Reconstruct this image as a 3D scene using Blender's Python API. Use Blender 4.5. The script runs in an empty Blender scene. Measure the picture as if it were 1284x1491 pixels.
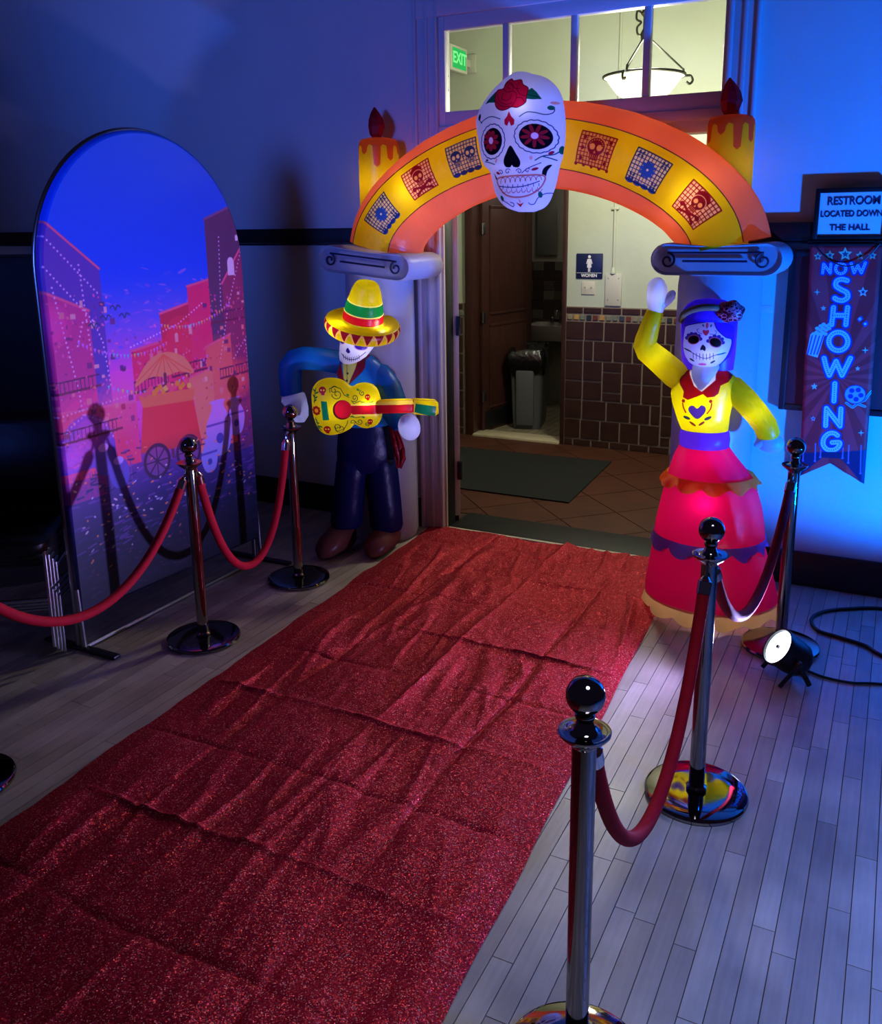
import bpy, bmesh, math, random
import numpy as np
from mathutils import Vector, Matrix, noise

random.seed(7)
C = bpy.context.scene
COL = C.collection
PI = math.pi

def lin(c):
    if isinstance(c, str):
        c = [int(c[i:i + 2], 16) for i in (0, 2, 4)]
    o = []
    for v in c[:3]:
        v /= 255.0
        o.append(v / 12.92 if v <= 0.04045 else ((v + 0.055) / 1.055) ** 2.4)
    return tuple(o) + (1.0,)

# ------------------------------------------------------------------ camera
cam_d = bpy.data.cameras.new('camera')
cam = bpy.data.objects.new('camera', cam_d)
COL.objects.link(cam)
cam_d.sensor_width = 36.0
cam_d.lens = 30.9311
cam_d.shift_x = -0.01521
cam_d.shift_y = -0.0688
cam_d.clip_start = 0.05
_yaw, _pit, _rol = -0.4654, 0.2340, -0.0100
_f = Vector((math.sin(_yaw), math.cos(_yaw), 0))
_r = Vector((math.cos(_yaw), -math.sin(_yaw), 0))
_u = Vector((0, 0, 1))
_f2 = _f * math.cos(_pit) - _u * math.sin(_pit)
_u2 = _u * math.cos(_pit) + _f * math.sin(_pit)
_r3 = _r * math.cos(_rol) + _u2 * math.sin(_rol)
_u3 = _u2 * math.cos(_rol) - _r * math.sin(_rol)
CAM = Vector((0, 0, 1.875))
cam.matrix_world = Matrix((
    (_r3.x, _u3.x, -_f2.x, CAM.x),
    (_r3.y, _u3.y, -_f2.y, CAM.y),
    (_r3.z, _u3.z, -_f2.z, CAM.z),
    (0, 0, 0, 1)))
C.camera = cam

def project(P):
    d = Vector(P) - CAM
    w = d.dot(_f2)
    if w < 0.05:
        return None
    return 664.68 + 1281.06 * d.dot(_r3) / w, 642.91 - 1281.06 * d.dot(_u3) / w

# ------------------------------------------------------------------ world, lights, exposure
W = bpy.data.worlds.new('night')
C.world = W
W.use_nodes = True
W.node_tree.nodes['Background'].inputs[0].default_value = (0.22, 0.17, 0.50, 1)
W.node_tree.nodes['Background'].inputs[1].default_value = 0.045
C.view_settings.view_transform = 'Standard'
C.view_settings.look = 'None'
C.view_settings.gamma = 1.0
C.view_settings.exposure = 0.0
C.view_settings.use_curve_mapping = False
C.cycles.use_denoising = True
C.cycles.max_bounces = 8
C.cycles.sample_clamp_indirect = 4.0

def aim(o, d):
    o.rotation_euler = Vector(d).to_track_quat('-Z', 'Y').to_euler()

def lamp(name, kind, loc, power, color, d=None, parent=None, size=0.05, angle=60, blend=0.5):
    l = bpy.data.lights.new(name, kind)
    l.energy = power
    l.color = color
    if kind == 'AREA':
        l.size = size
    else:
        l.shadow_soft_size = size
    if kind == 'SPOT':
        l.spot_size = math.radians(angle)
        l.spot_blend = blend
    o = bpy.data.objects.new(name, l)
    COL.objects.link(o)
    o.location = loc
    if d is not None:
        aim(o, d)
    if parent:
        o.parent = parent
    return o

# the second blue wash light stands on the floor just right of the view
lamp('blue_wash_lamp', 'SPOT', (1.45, 3.35, 0.2), 1250, (0.0, 0.135, 1.0), (-1.5, 1.45, 1.5), size=0.06, angle=72, blend=0.4)
# unseen blue light added behind the camera to tint the left wall
lamp('blue_wall_fill', 'SPOT', (-2.2, -1.6, 2.3), 620, (0.06, 0.15, 1.0), (-1.4, 6.4, 0.75), size=0.5, angle=50, blend=0.9)
lamp('blue_floor_fill', 'SPOT', (2.1, 1.7, 2.3), 420, (0.0, 0.13, 1.0), (-1.0, 0.2, -2.2), size=0.2, angle=70, blend=1.0)  # unseen blue fill hung out of view, tints the floor at right
# unseen overhead fill, added to brighten the near floor and carpet
lamp('room_floor_fill', 'SPOT', (0.3, 0.9, 3.6), 200, (0.66, 0.76, 1.0), (-0.35, 0.85, -3.6), size=0.5, angle=56, blend=1.0)

# ------------------------------------------------------------------ helpers: mesh
class MB:
    def __init__(s):
        s.v = []; s.f = []; s.uv = []; s.m = []
    def add(s, v, f, uv=None, m=0):
        o = len(s.v)
        s.v += [tuple(p) for p in v]
        s.f += [tuple(i + o for i in q) for q in f]
        s.uv += list(uv) if uv is not None else [(0, 0)] * len(v)
        s.m += [m] * len(f)
        return s
    def box(s, x0, x1, y0, y1, z0, z1, m=0):
        v = [(x, y, z) for z in (z0, z1) for y in (y0, y1) for x in (x0, x1)]
        return s.add(v, [(0, 2, 3, 1), (4, 5, 7, 6), (0, 1, 5, 4), (2, 6, 7, 3), (0, 4, 6, 2), (1, 3, 7, 5)], m=m)
    def bbox(s, x0, x1, y0, y1, z0, z1, b=0.004, seg=2, m=0):
        bm = bmesh.new()
        bmesh.ops.create_cube(bm, size=1)
        for p in bm.verts:
            p.co = ((x0 + x1) / 2 + p.co.x * (x1 - x0), (y0 + y1) / 2 + p.co.y * (y1 - y0), (z0 + z1) / 2 + p.co.z * (z1 - z0))
        bmesh.ops.bevel(bm, geom=bm.edges[:], offset=min(b, .49 * min(x1 - x0, y1 - y0, z1 - z0)), segments=seg, affect='EDGES', profile=.5)
        bm.verts.index_update()
        s.add([p.co[:] for p in bm.verts], [[q.index for q in f.verts] for f in bm.faces], m=m)
        bm.free()
        return s
    def rings(s, rs, cap=True, closed=True, m=0, uvf=None):
        n = len(rs[0])
        v = [p for r in rs for p in r]
        f = []
        for i in range(len(rs) - 1):
            for j in range(n if closed else n - 1):
                k = (j + 1) % n
                f.append((i * n + j, i * n + k, (i + 1) * n + k, (i + 1) * n + j))
        if cap and closed:
            f.append(tuple(range(n))[::-1])
            f.append(tuple((len(rs) - 1) * n + j for j in range(n)))
        return s.add(v, f, m=m)
    def tube(s, path, rad, n=12, cap=True, m=0, sx=1.0):
        P = [Vector(p) for p in path]
        if not hasattr(rad, '__len__'):
            rad = [rad] * len(P)
        T = []
        for i in range(len(P)):
            a = P[max(i - 1, 0)]; b = P[min(i + 1, len(P) - 1)]
            T.append((b - a).normalized())
        up = Vector((0, 0, 1)) if abs(T[0].z) < .9 else Vector((0, 1, 0))
        u = T[0].cross(up).normalized()
        rs = []
        for i in range(len(P)):
            u = (u - T[i] * u.dot(T[i]))
            u.normalize()
            w = T[i].cross(u)
            rs.append([P[i] + (u * math.cos(a) * sx + w * math.sin(a)) * rad[i] for a in (2 * PI * k / n for k in range(n))])
        return s.rings(rs, cap=cap, m=m)
    def lathe(s, prof, n=32, c=(0, 0), cap=True, m=0):
        rs = [[(c[0] + r * math.cos(2 * PI * k / n), c[1] + r * math.sin(2 * PI * k / n), z) for k in range(n)] for r, z in prof]
        return s.rings(rs, cap=cap, m=m)
    def prism(s, poly, y0, y1, m=0, axis='y'):
        n = len(poly)
        if axis == 'y':
            v = [(x, y0, z) for x, z in poly] + [(x, y1, z) for x, z in poly]
        elif axis == 'x':
            v = [(y0, x, z) for x, z in poly] + [(y1, x, z) for x, z in poly]
        else:
            v = [(x, z, y0) for x, z in poly] + [(x, z, y1) for x, z in poly]
        f = [tuple(range(n)), tuple(range(2 * n - 1, n - 1, -1))]
        f += [(i, i + n, (i + 1) % n + n, (i + 1) % n) for i in range(n)]
        return s.add(v, f, m=m)
    def blob(s, c, r, n=20, k=10, pw=2.0, rot=None, m=0):
        rs = []
        M = rot or Matrix.Identity(3)
        for i in range(k + 1):
            a = -PI / 2 + PI * (i + .02 if i == 0 else (i - .02 if i == k else i)) / k
            rr = abs(math.cos(a)) ** (2 / pw); zz = math.copysign(abs(math.sin(a)) ** (2 / pw), math.sin(a))
            rs.append([Vector(c) + M @ Vector((r[0] * rr * math.cos(2 * PI * j / n), r[1] * rr * math.sin(2 * PI * j / n), r[2] * zz)) for j in range(n)])
        return s.rings(rs, m=m)
    def move(s, M):
        s.v = [tuple(M @ Vector(p)) for p in s.v]
        return s

def build(name, mb, mat, parent=None, off=None, smooth=True, sharp=40, thing=None):
    me = bpy.data.meshes.new(name)
    v = mb.v
    if off is not None:
        v = [(p[0] - off[0], p[1] - off[1], p[2] - off[2]) for p in v]
    me.from_pydata(v, [], mb.f)
    for mm in (mat if isinstance(mat, (list, tuple)) else [mat]):
        me.materials.append(mm)
    me.polygons.foreach_set('material_index', mb.m)
    uvl = me.uv_layers.new(name='uv')
    li = np.empty(len(me.loops), dtype=np.int32)
    me.loops.foreach_get('vertex_index', li)
    uv = np.array(mb.uv, dtype=np.float32)[li]
    uvl.data.foreach_set('uv', uv.ravel())
    bm = bmesh.new(); bm.from_mesh(me)
    bmesh.ops.recalc_face_normals(bm, faces=bm.faces[:])
    bm.to_mesh(me); bm.free()
    if smooth:
        me.polygons.foreach_set('use_smooth', [True] * len(me.polygons))
        me.set_sharp_from_angle(angle=math.radians(sharp))
    me.update()
    o = bpy.data.objects.new(name, me)
    COL.objects.link(o)
    if parent:
        o.parent = parent
    if thing:
        tag(o, *thing)
    return o

def tag(o, label, cat=None, group=None):
    o['label'] = label
    if cat: o['category'] = cat
    if group: o['group'] = group
    return o

def empty(name, loc, label, cat, group=None, rz=0):
    o = bpy.data.objects.new(name, None)
    COL.objects.link(o)
    o.location = loc
    o.rotation_euler = (0, 0, rz)
    o.empty_display_size = .1
    return tag(o, label, cat, group)

def structure(name, mb, mat, **k):
    o = build(name, mb, mat, **k)
    o['kind'] = 'structure'
    return o

def dup(root, loc=None, rz=None, label=None):
    r = root.copy(); COL.objects.link(r)
    if loc is not None: r.location = loc
    if rz is not None: r.rotation_euler = (0, 0, rz)
    if label: r['label'] = label
    for ch in list(root.children):
        c = ch.copy(); COL.objects.link(c); c.parent = r
        for g in list(ch.children):
            d = g.copy(); COL.objects.link(d); d.parent = c
    return r

def catmull(P, n=8, closed=False):
    P = [np.array(p, float) for p in P]
    out = []
    N = len(P)
    for i in range(N if closed else N - 1):
        a = P[(i - 1) % N] if closed or i > 0 else P[0]
        b = P[i]; c = P[(i + 1) % N]
        d = P[(i + 2) % N] if closed or i + 2 < N else P[-1]
        for k in range(n):
            t = k / n
            out.append(.5 * (2 * b + (c - a) * t + (2 * a - 5 * b + 4 * c - d) * t * t + (3 * b - a - 3 * c + d) * t ** 3))
    if not closed: out.append(P[-1])
    return [tuple(p) for p in out]

# ------------------------------------------------------------------ helpers: flat print (computed here, no files)
def hmap(H):
    def f(p):
        w = H[6] * p[0] + H[7] * p[1] + H[8]
        return (H[0] * p[0] + H[1] * p[1] + H[2]) / w, (H[3] * p[0] + H[4] * p[1] + H[5]) / w
    return f

class Canvas:
    """flat artwork in metres: x0..x1 by y0..y1, drawn with polygons, strokes and discs"""
    def __init__(s, x0, x1, y0, y1, ppm, bg, mp=None, ss=2):
        s.e = (x0, x1, y0, y1); s.ss = ss; s.k = ppm * ss
        s.w = int(round((x1 - x0) * ppm)) * ss; s.h = int(round((y1 - y0) * ppm)) * ss
        s.a = np.empty((s.h, s.w, 3), np.float32)
        s.a[:] = np.array(bg, np.float32) / 255
        s.mp = mp
    def P(s, pts):
        q = [s.mp(p) for p in pts] if s.mp else pts
        q = np.array(q, float)
        return np.stack([(q[:, 0] - s.e[0]) * s.k, (q[:, 1] - s.e[2]) * s.k], 1)
    def grid(s, x0, x1, y0, y1):
        x0 = max(int(x0) - 1, 0); y0 = max(int(y0) - 1, 0); x1 = min(int(x1) + 2, s.w); y1 = min(int(y1) + 2, s.h)
        if x1 <= x0 or y1 <= y0: return None
        return x0, x1, y0, y1, np.arange(x0, x1)[None, :] + .5, np.arange(y0, y1)[:, None] + .5
    def put(s, g, m, col, al):
        x0, x1, y0, y1 = g[:4]
        r = s.a[y0:y1, x0:x1]
        r[m] = r[m] * (1 - al) + np.array(col, np.float32) / 255 * al
    def fill(s, pts, col, al=1.0):
        q = s.P(pts)
        g = s.grid(q[:, 0].min(), q[:, 0].max(), q[:, 1].min(), q[:, 1].max())
        if g is None: return
        X, Y = g[4], g[5]
        m = np.zeros((g[3] - g[2], g[1] - g[0]), bool)
        for i in range(len(q)):
            (ax, ay), (bx, by) = q[i], q[(i + 1) % len(q)]
            if ay == by: continue
            m ^= ((ay > Y) != (by > Y)) & (X < (bx - ax) * (Y - ay) / (by - ay) + ax)
        s.put(g, m, col, al)
    def stroke(s, pts, w, col, closed=False, al=1.0):
        q = s.P(pts); r = max(w * s.k / 2, .7)
        if closed: q = np.vstack([q, q[:1]])
        g = s.grid(q[:, 0].min() - r, q[:, 0].max() + r, q[:, 1].min() - r, q[:, 1].max() + r)
        if g is None: return
        M = np.zeros((g[3] - g[2], g[1] - g[0]), bool)
        for i in range(len(q) - 1):
            a, b = q[i], q[i + 1]
            h = s.grid(min(a[0], b[0]) - r, max(a[0], b[0]) + r, min(a[1], b[1]) - r, max(a[1], b[1]) + r)
            if h is None: continue
            X, Y = h[4], h[5]
            d = b - a; L = d @ d
            t = np.clip(((X - a[0]) * d[0] + (Y - a[1]) * d[1]) / L, 0, 1) if L > 0 else 0
            m = (X - a[0] - t * d[0]) ** 2 + (Y - a[1] - t * d[1]) ** 2 <= r * r
            M[h[2] - g[2]:h[3] - g[2], h[0] - g[0]:h[1] - g[0]] |= m
        s.put(g, M, col, al)
    def ell(s, c, rx, ry, col, rot=0, al=1.0, n=40):
        ca, sa = math.cos(rot), math.sin(rot)
        s.fill([(c[0] + rx * math.cos(t) * ca - ry * math.sin(t) * sa, c[1] + rx * math.cos(t) * sa + ry * math.sin(t) * ca) for t in np.linspace(0, 2 * PI, n, endpoint=False)], col, al)
    def image(s, name):
        k = s.ss
        a = s.a.reshape(s.h // k, k, s.w // k, k, 3).mean((1, 3))
        im = bpy.data.images.new(name, s.w // k, s.h // k)
        px = np.ones((s.h // k, s.w // k, 4), np.float32)
        px[..., :3] = a
        im.pixels.foreach_set(px.ravel())
        im.update()
        return im
    def uv(s, x, y):
        return (x - s.e[0]) / (s.e[1] - s.e[0]), (y - s.e[2]) / (s.e[3] - s.e[2])

def spiral(c, r0, r1, a0, a1, n=18):
    return [(c[0] + (r0 + (r1 - r0) * t) * math.cos(math.radians(a0 + (a1 - a0) * t)), c[1] + (r0 + (r1 - r0) * t) * math.sin(math.radians(a0 + (a1 - a0) * t))) for t in np.linspace(0, 1, n)]

# ------------------------------------------------------------------ helpers: materials
def nodes(name):
    m = bpy.data.materials.new(name)
    m.use_nodes = True
    nt = m.node_tree
    nt.nodes.clear()
    out = nt.nodes.new('ShaderNodeOutputMaterial')
    return m, nt, out

def N(nt, t, **k):
    n = nt.nodes.new(t)
    for a, b in k.items(): setattr(n, a, b)
    return n

def mat(name, col, rough=.5, metal=0, spec=.5, bump=0, bscale=60, var=0, vscale=8, emit=None, estr=0, coat=0, stretch=(1, 1, 1), trans=0):
    m, nt, out = nodes(name)
    b = N(nt, 'ShaderNodeBsdfPrincipled')
    c = lin(col)
    b.inputs['Base Color'].default_value = c
    b.inputs['Roughness'].default_value = rough
    b.inputs['Metallic'].default_value = metal
    b.inputs['Specular IOR Level'].default_value = spec
    b.inputs['Coat Weight'].default_value = coat
    b.inputs['Transmission Weight'].default_value = trans
    if emit:
        b.inputs['Emission Color'].default_value = lin(emit)
        b.inputs['Emission Strength'].default_value = estr
    tc = N(nt, 'ShaderNodeTexCoord')
    mp = N(nt, 'ShaderNodeMapping')
    mp.inputs['Scale'].default_value = stretch
    nt.links.new(tc.outputs['Object'], mp.inputs['Vector'])
    if var:
        n = N(nt, 'ShaderNodeTexNoise')
        n.inputs['Scale'].default_value = vscale
        n.inputs['Detail'].default_value = 6
        nt.links.new(mp.outputs[0], n.inputs['Vector'])
        mx = N(nt, 'ShaderNodeMix', data_type='RGBA', blend_type='MULTIPLY')
        mx.inputs[0].default_value = 1
        mx.inputs[6].default_value = c
        cr = N(nt, 'ShaderNodeMapRange')
        cr.inputs[1].default_value = .3; cr.inputs[2].default_value = .7
        cr.inputs[3].default_value = 1 - var; cr.inputs[4].default_value = 1 + var
        nt.links.new(n.outputs[0], cr.inputs[0])
        nt.links.new(cr.outputs[0], mx.inputs[7])
        nt.links.new(mx.outputs[2], b.inputs['Base Color'])
    if bump:
        n = N(nt, 'ShaderNodeTexNoise')
        n.inputs['Scale'].default_value = bscale
        n.inputs['Detail'].default_value = 5
        nt.links.new(mp.outputs[0], n.inputs['Vector'])
        bp = N(nt, 'ShaderNodeBump')
        bp.inputs['Strength'].default_value = bump
        bp.inputs['Distance'].default_value = .01
        nt.links.new(n.outputs[0], bp.inputs['Height'])
        nt.links.new(bp.outputs[0], b.inputs['Normal'])
    nt.links.new(b.outputs[0], out.inputs[0])
    return m

def fabric(name, col=None, img=None, tr=.55, gloss=.025, bump=.25, bscale=14):
    """thin nylon: half diffuse, half translucent, slightly shiny"""
    m, nt, out = nodes(name)
    d = N(nt, 'ShaderNodeBsdfDiffuse'); t = N(nt, 'ShaderNodeBsdfTranslucent'); g = N(nt, 'ShaderNodeBsdfGlossy')
    g.inputs['Roughness'].default_value = .35
    if img:
        im = N(nt, 'ShaderNodeTexImage', image=img, extension='EXTEND')
        src = im.outputs['Color']
        nt.links.new(src, d.inputs[0]); nt.links.new(src, t.inputs[0])
    else:
        d.inputs[0].default_value = lin(col); t.inputs[0].default_value = lin(col)
    mx = N(nt, 'ShaderNodeMixShader'); mx.inputs[0].default_value = tr
    nt.links.new(d.outputs[0], mx.inputs[1]); nt.links.new(t.outputs[0], mx.inputs[2])
    m2 = N(nt, 'ShaderNodeMixShader'); m2.inputs[0].default_value = gloss
    nt.links.new(mx.outputs[0], m2.inputs[1]); nt.links.new(g.outputs[0], m2.inputs[2])
    tc = N(nt, 'ShaderNodeTexCoord')
    n = N(nt, 'ShaderNodeTexNoise'); n.inputs['Scale'].default_value = bscale; n.inputs['Detail'].default_value = 3
    nt.links.new(tc.outputs['Object'], n.inputs['Vector'])
    bp = N(nt, 'ShaderNodeBump'); bp.inputs['Strength'].default_value = bump; bp.inputs['Distance'].default_value = .02
    nt.links.new(n.outputs[0], bp.inputs['Height'])
    for q in (d, t, g): nt.links.new(bp.outputs[0], q.inputs['Normal'])
    nt.links.new(m2.outputs[0], out.inputs[0])
    return m

def printed(name, img, rough=.6, spec=.3):
    m, nt, out = nodes(name)
    b = N(nt, 'ShaderNodeBsdfPrincipled')
    im = N(nt, 'ShaderNodeTexImage', image=img, extension='EXTEND')
    nt.links.new(im.outputs['Color'], b.inputs['Base Color'])
    b.inputs['Roughness'].default_value = rough
    b.inputs['Specular IOR Level'].default_value = spec
    nt.links.new(b.outputs[0], out.inputs[0])
    return m

def glow(name, col, s):
    m, nt, out = nodes(name)
    e = N(nt, 'ShaderNodeEmission')
    e.inputs[0].default_value = lin(col); e.inputs[1].default_value = s
    nt.links.new(e.outputs[0], out.inputs[0])
    return m

M = {}
M['wall'] = mat('painted_plaster', (205, 205, 205), .55, spec=.25, bump=.12, bscale=9, var=.03, vscale=3)
M['hallwall'] = mat('pale_green_plaster', (196, 204, 182), .5, spec=.3, bump=.25, bscale=16, var=.03, vscale=4)
M['black'] = mat('black_paint', (16, 16, 20), .45, bump=.1, bscale=30)
M['casing'] = mat('white_woodwork', (200, 198, 202), .4, spec=.4)
M['chrome'] = mat('polished_chrome', (140, 132, 130), .05, metal=1)
M['bright'] = mat('bright_chrome_fitting', (214, 210, 206), .1, metal=1)
M['steel'] = mat('brushed_steel', (150, 150, 150), .3, metal=1)
M['velvet'] = mat('red_velvet', (172, 6, 32), .75, spec=.2, bump=.3, bscale=300, var=.12, vscale=25)
M['brownwood'] = mat('dark_brown_wood', (66, 38, 32), .4, spec=.4, bump=.1, bscale=20, var=.2, vscale=6, stretch=(6, 6, .6))
M['grout'] = mat('beige_grout', (138, 122, 108), .9, var=.1, vscale=20)
M['darkvinyl'] = mat('black_vinyl', (14, 14, 16), .35, spec=.4, bump=.2, bscale=10)
M['plastic_black'] = mat('black_plastic', (18, 18, 22), .4)
M['cream'] = mat('cream_plastic', (214, 208, 186), .45)
M['glass'] = None

# ------------------------------------------------------------------ setting: wooden floor
def plank_material():
    m, nt, out = nodes('worn_maple_strip')
    b = N(nt, 'ShaderNodeBsdfPrincipled')
    oi = N(nt, 'ShaderNodeObjectInfo'); ge = N(nt, 'ShaderNodeNewGeometry')
    ad = N(nt, 'ShaderNodeMath', operation='ADD'); fr = N(nt, 'ShaderNodeMath', operation='FRACT')
    nt.links.new(oi.outputs['Random'], ad.inputs[0]); nt.links.new(ge.outputs['Random Per Island'], ad.inputs[1]); nt.links.new(ad.outputs[0], fr.inputs[0])
    cr = N(nt, 'ShaderNodeValToRGB')
    cr.color_ramp.elements[0].color = lin((172, 158, 148)); cr.color_ramp.elements[1].color = lin((202, 190, 178))
    e = cr.color_ramp.elements.new(.5); e.color = lin((190, 177, 165))
    nt.links.new(fr.outputs[0], cr.inputs[0])
    tc = N(nt, 'ShaderNodeNewGeometry')
    mp = N(nt, 'ShaderNodeMapping'); mp.inputs['Scale'].default_value = (40, 3, 10)
    nt.links.new(tc.outputs['Position'], mp.inputs['Vector'])
    n = N(nt, 'ShaderNodeTexNoise'); n.inputs['Scale'].default_value = 1.6; n.inputs['Detail'].default_value = 8
    nt.links.new(mp.outputs[0], n.inputs['Vector'])
    n2 = N(nt, 'ShaderNodeTexNoise'); n2.inputs['Scale'].default_value = 3.2; n2.inputs['Detail'].default_value = 9
    nt.links.new(tc.outputs['Position'], n2.inputs['Vector'])
    mr = N(nt, 'ShaderNodeMapRange'); mr.inputs[1].default_value = .3; mr.inputs[2].default_value = .7; mr.inputs[3].default_value = .88; mr.inputs[4].default_value = 1.06
    nt.links.new(n.outputs[0], mr.inputs[0])
    mr2 = N(nt, 'ShaderNodeMapRange'); mr2.inputs[1].default_value = .35; mr2.inputs[2].default_value = .7; mr2.inputs[3].default_value = .7; mr2.inputs[4].default_value = 1.12
    nt.links.new(n2.outputs[0], mr2.inputs[0])
    mu = N(nt, 'ShaderNodeMath', operation='MULTIPLY'); nt.links.new(mr.outputs[0], mu.inputs[0]); nt.links.new(mr2.outputs[0], mu.inputs[1])
    mx = N(nt, 'ShaderNodeMix', data_type='RGBA', blend_type='MULTIPLY'); mx.inputs[0].default_value = 1
    nt.links.new(cr.outputs[0], mx.inputs[6]); nt.links.new(mu.outputs[0], mx.inputs[7])
    nt.links.new(mx.outputs[2], b.inputs['Base Color'])
    mr3 = N(nt, 'ShaderNodeMapRange'); mr3.inputs[3].default_value = .24; mr3.inputs[4].default_value = .5
    nt.links.new(n2.outputs[0], mr3.inputs[0]); nt.links.new(mr3.outputs[0], b.inputs['Roughness'])
    b.inputs['Specular IOR Level'].default_value = .55
    bp = N(nt, 'ShaderNodeBump'); bp.inputs['Strength'].default_value = .15; bp.inputs['Distance'].default_value = .004
    nt.links.new(n.outputs[0], bp.inputs['Height']); nt.links.new(bp.outputs[0], b.inputs['Normal'])
    nt.links.new(b.outputs[0], out.inputs[0])
    return m

M['plank'] = plank_material()
M['gap'] = mat('dark_floor_gap', (84, 74, 68), .9)

def cedgeL(y): return -2.392 - .0455 * y
def cedgeR(y): return -.762 - .0455 * y

floor = structure('floor', MB().box(-6.5, 3.0, -.6, 4.83, -.06, -.006), M['gap'], smooth=False)
tag(floor, 'worn grey-brown maple strip floor of the big room')
rf = random.Random(3)
planks = []
i0 = int((-6.4 + .445) / .0603); i1 = int((2.9 + .445) / .0603)
for i in range(i0, i1):
    x0 = -.445 + i * .0603
    y = -.6 - rf.random() * .6
    while y < 4.82:
        L = rf.choice((.42, .55, .7, .9, 1.1)) * (0.85 + .3 * rf.random())
        ya, yb = max(y, -.6), min(y + L, 4.825)
        if yb - ya > .03:
            planks.append((x0, x0 + .0603, ya, yb))
        y += L
def plank_size(p):
    cx, cy = (p[0] + p[1]) / 2, (p[2] + p[3]) / 2
    if cedgeL(cy) + .05 < cx < cedgeR(cy) - .05: return 0
    best = 0
    q = [project((p[a], p[b], 0)) for a, b in ((0, 2), (1, 2), (1, 3), (0, 3))]
    if any(k is None for k in q): return 0
    q = [(min(max(k[0], 0), 1284), min(max(k[1], 0), 1491)) for k in q]
    ar = abs(sum(q[k][0] * q[(k + 1) % 4][1] - q[(k + 1) % 4][0] * q[k][1] for k in range(4))) / 2
    return ar
planks.sort(key=lambda p: -plank_size(p))
shared = {}
def plank_mesh(w, L):
    key = round(L, 2)
    if key not in shared:
        g = .0009
        b = MB()
        b.add([(-w / 2 + g, -key / 2 + g, -.008), (w / 2 - g, -key / 2 + g, -.008), (w / 2 - g, key / 2 - g, -.008), (-w / 2 + g, key / 2 - g, -.008),
               (-w / 2 + g * 1.6, -key / 2 + g * 1.6, 0), (w / 2 - g * 1.6, -key / 2 + g * 1.6, 0), (w / 2 - g * 1.6, key / 2 - g * 1.6, 0), (-w / 2 + g * 1.6, key / 2 - g * 1.6, 0)],
              [(4, 5, 6, 7), (0, 1, 5, 4), (1, 2, 6, 5), (2, 3, 7, 6), (3, 0, 4, 7)])
        o = build('plank', b, M['plank'], smooth=False)
        shared[key] = o.data
        COL.objects.unlink(o); bpy.data.objects.remove(o)
    return shared[key]
rest = MB()
for k, p in enumerate(planks):
    w, L = p[1] - p[0], p[3] - p[2]
    if k < 300 and plank_size(p) > 0:
        o = bpy.data.objects.new('plank', plank_mesh(w, L))
        COL.objects.link(o)
        o.parent = floor
        o.location = ((p[0] + p[1]) / 2, (p[2] + p[3]) / 2, 0)
        o.scale = (1, L / round(L, 2), 1)
    else:
        g = .0012
        rest.add([(p[0] + g, p[2] + g, 0), (p[1] - g, p[2] + g, 0), (p[1] - g, p[3] - g, 0), (p[0] + g, p[3] - g, 0),
                  (p[0] + g, p[2] + g, -.008), (p[1] - g, p[2] + g, -.008), (p[1] - g, p[3] - g, -.008), (p[0] + g, p[3] - g, -.008)],
                 [(0, 1, 2, 3), (4, 5, 1, 0), (5, 6, 2, 1), (6, 7, 3, 2), (7, 4, 0, 3)])
o = build('floorboards', rest, M['plank'], floor, smooth=False)
o['kind'] = 'stuff'

# ------------------------------------------------------------------ setting: wall with the doorway
YW, YB = 4.81, 4.93          # room face and hall face of the wall
XL, XR, ZH = -2.50, -.885, 2.36
wb = MB()
wb.box(-6.5, XL - .0, YW, YB, 0, 4.4)
wb.box(XR + .0, 3.0, YW, YB, 0, 4.4)
wb.box(XL, XR, YW, YB, 3.05, 4.4)
wall_b = structure('wall_back', wb, [M['wall']], smooth=False)
tag(wall_b, 'blue-lit plaster wall around the doorway')
# header between doorway and transom
structure('trim_1', MB().bbox(XL, XR, YW - .012, YB, ZH, 2.415, .004).bbox(XL, XR, YW - .03, YB, 2.415, 2.47, .006), M['casing'])
def casing(name, x0, x1, z1):
    b = MB()
    w = x1 - x0
    b.bbox(x0, x1, YW - .022, YW + .02, 0, z1, .004)
    b.bbox(x0, x0 + w * .16, YW - .04, YW - .01, 0, z1, .008)
    b.bbox(x0 + w * .45, x0 + w * .6, YW - .032, YW - .01, 0, z1, .006)
    b.bbox(x1 - w * .14, x1, YW - .036, YW - .01, 0, z1, .008)
    return structure(name, b, M['casing'])
casing('trim_2', -2.66, -2.50, 3.2)
casing('trim_3', -.885, -.735, 3.2)
structure('trim_4', MB().bbox(-2.66, -.735, YW - .03, YW + .02, 3.06, 3.2, .006), M['casing'])
# dark picture rail
for nm, xa, xb in (('trim_5', -6.5, -2.665), ('trim_6', -.73, 3.0)):
    structure(nm, MB().bbox(xa, xb, YW - .045, YW + .01, 1.815, 1.905, .006).bbox(xa, xb, YW - .028, YW + .01, 1.80, 1.812, .003), M['black'])
for nm, xa, xb in (('baseboard_left', -6.5, -2.665), ('baseboard_right', -.73, 3.0)):
    structure(nm, MB().bbox(xa, xb, YW - .022, YW + .01, 0, .188, .006), M['black'])
# threshold
M['thresh'] = mat('dark_threshold_metal', (20, 18, 16), .6, metal=.0, var=.15, vscale=20)
structure('trim_7', MB().bbox(XL, XR, 4.845, 5.16, -.02, .012, .004), M['thresh'])
structure('trim_8', MB().bbox(XL, XR, 4.822, 4.85, -.02, .009, .003), M['cream'])
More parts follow.
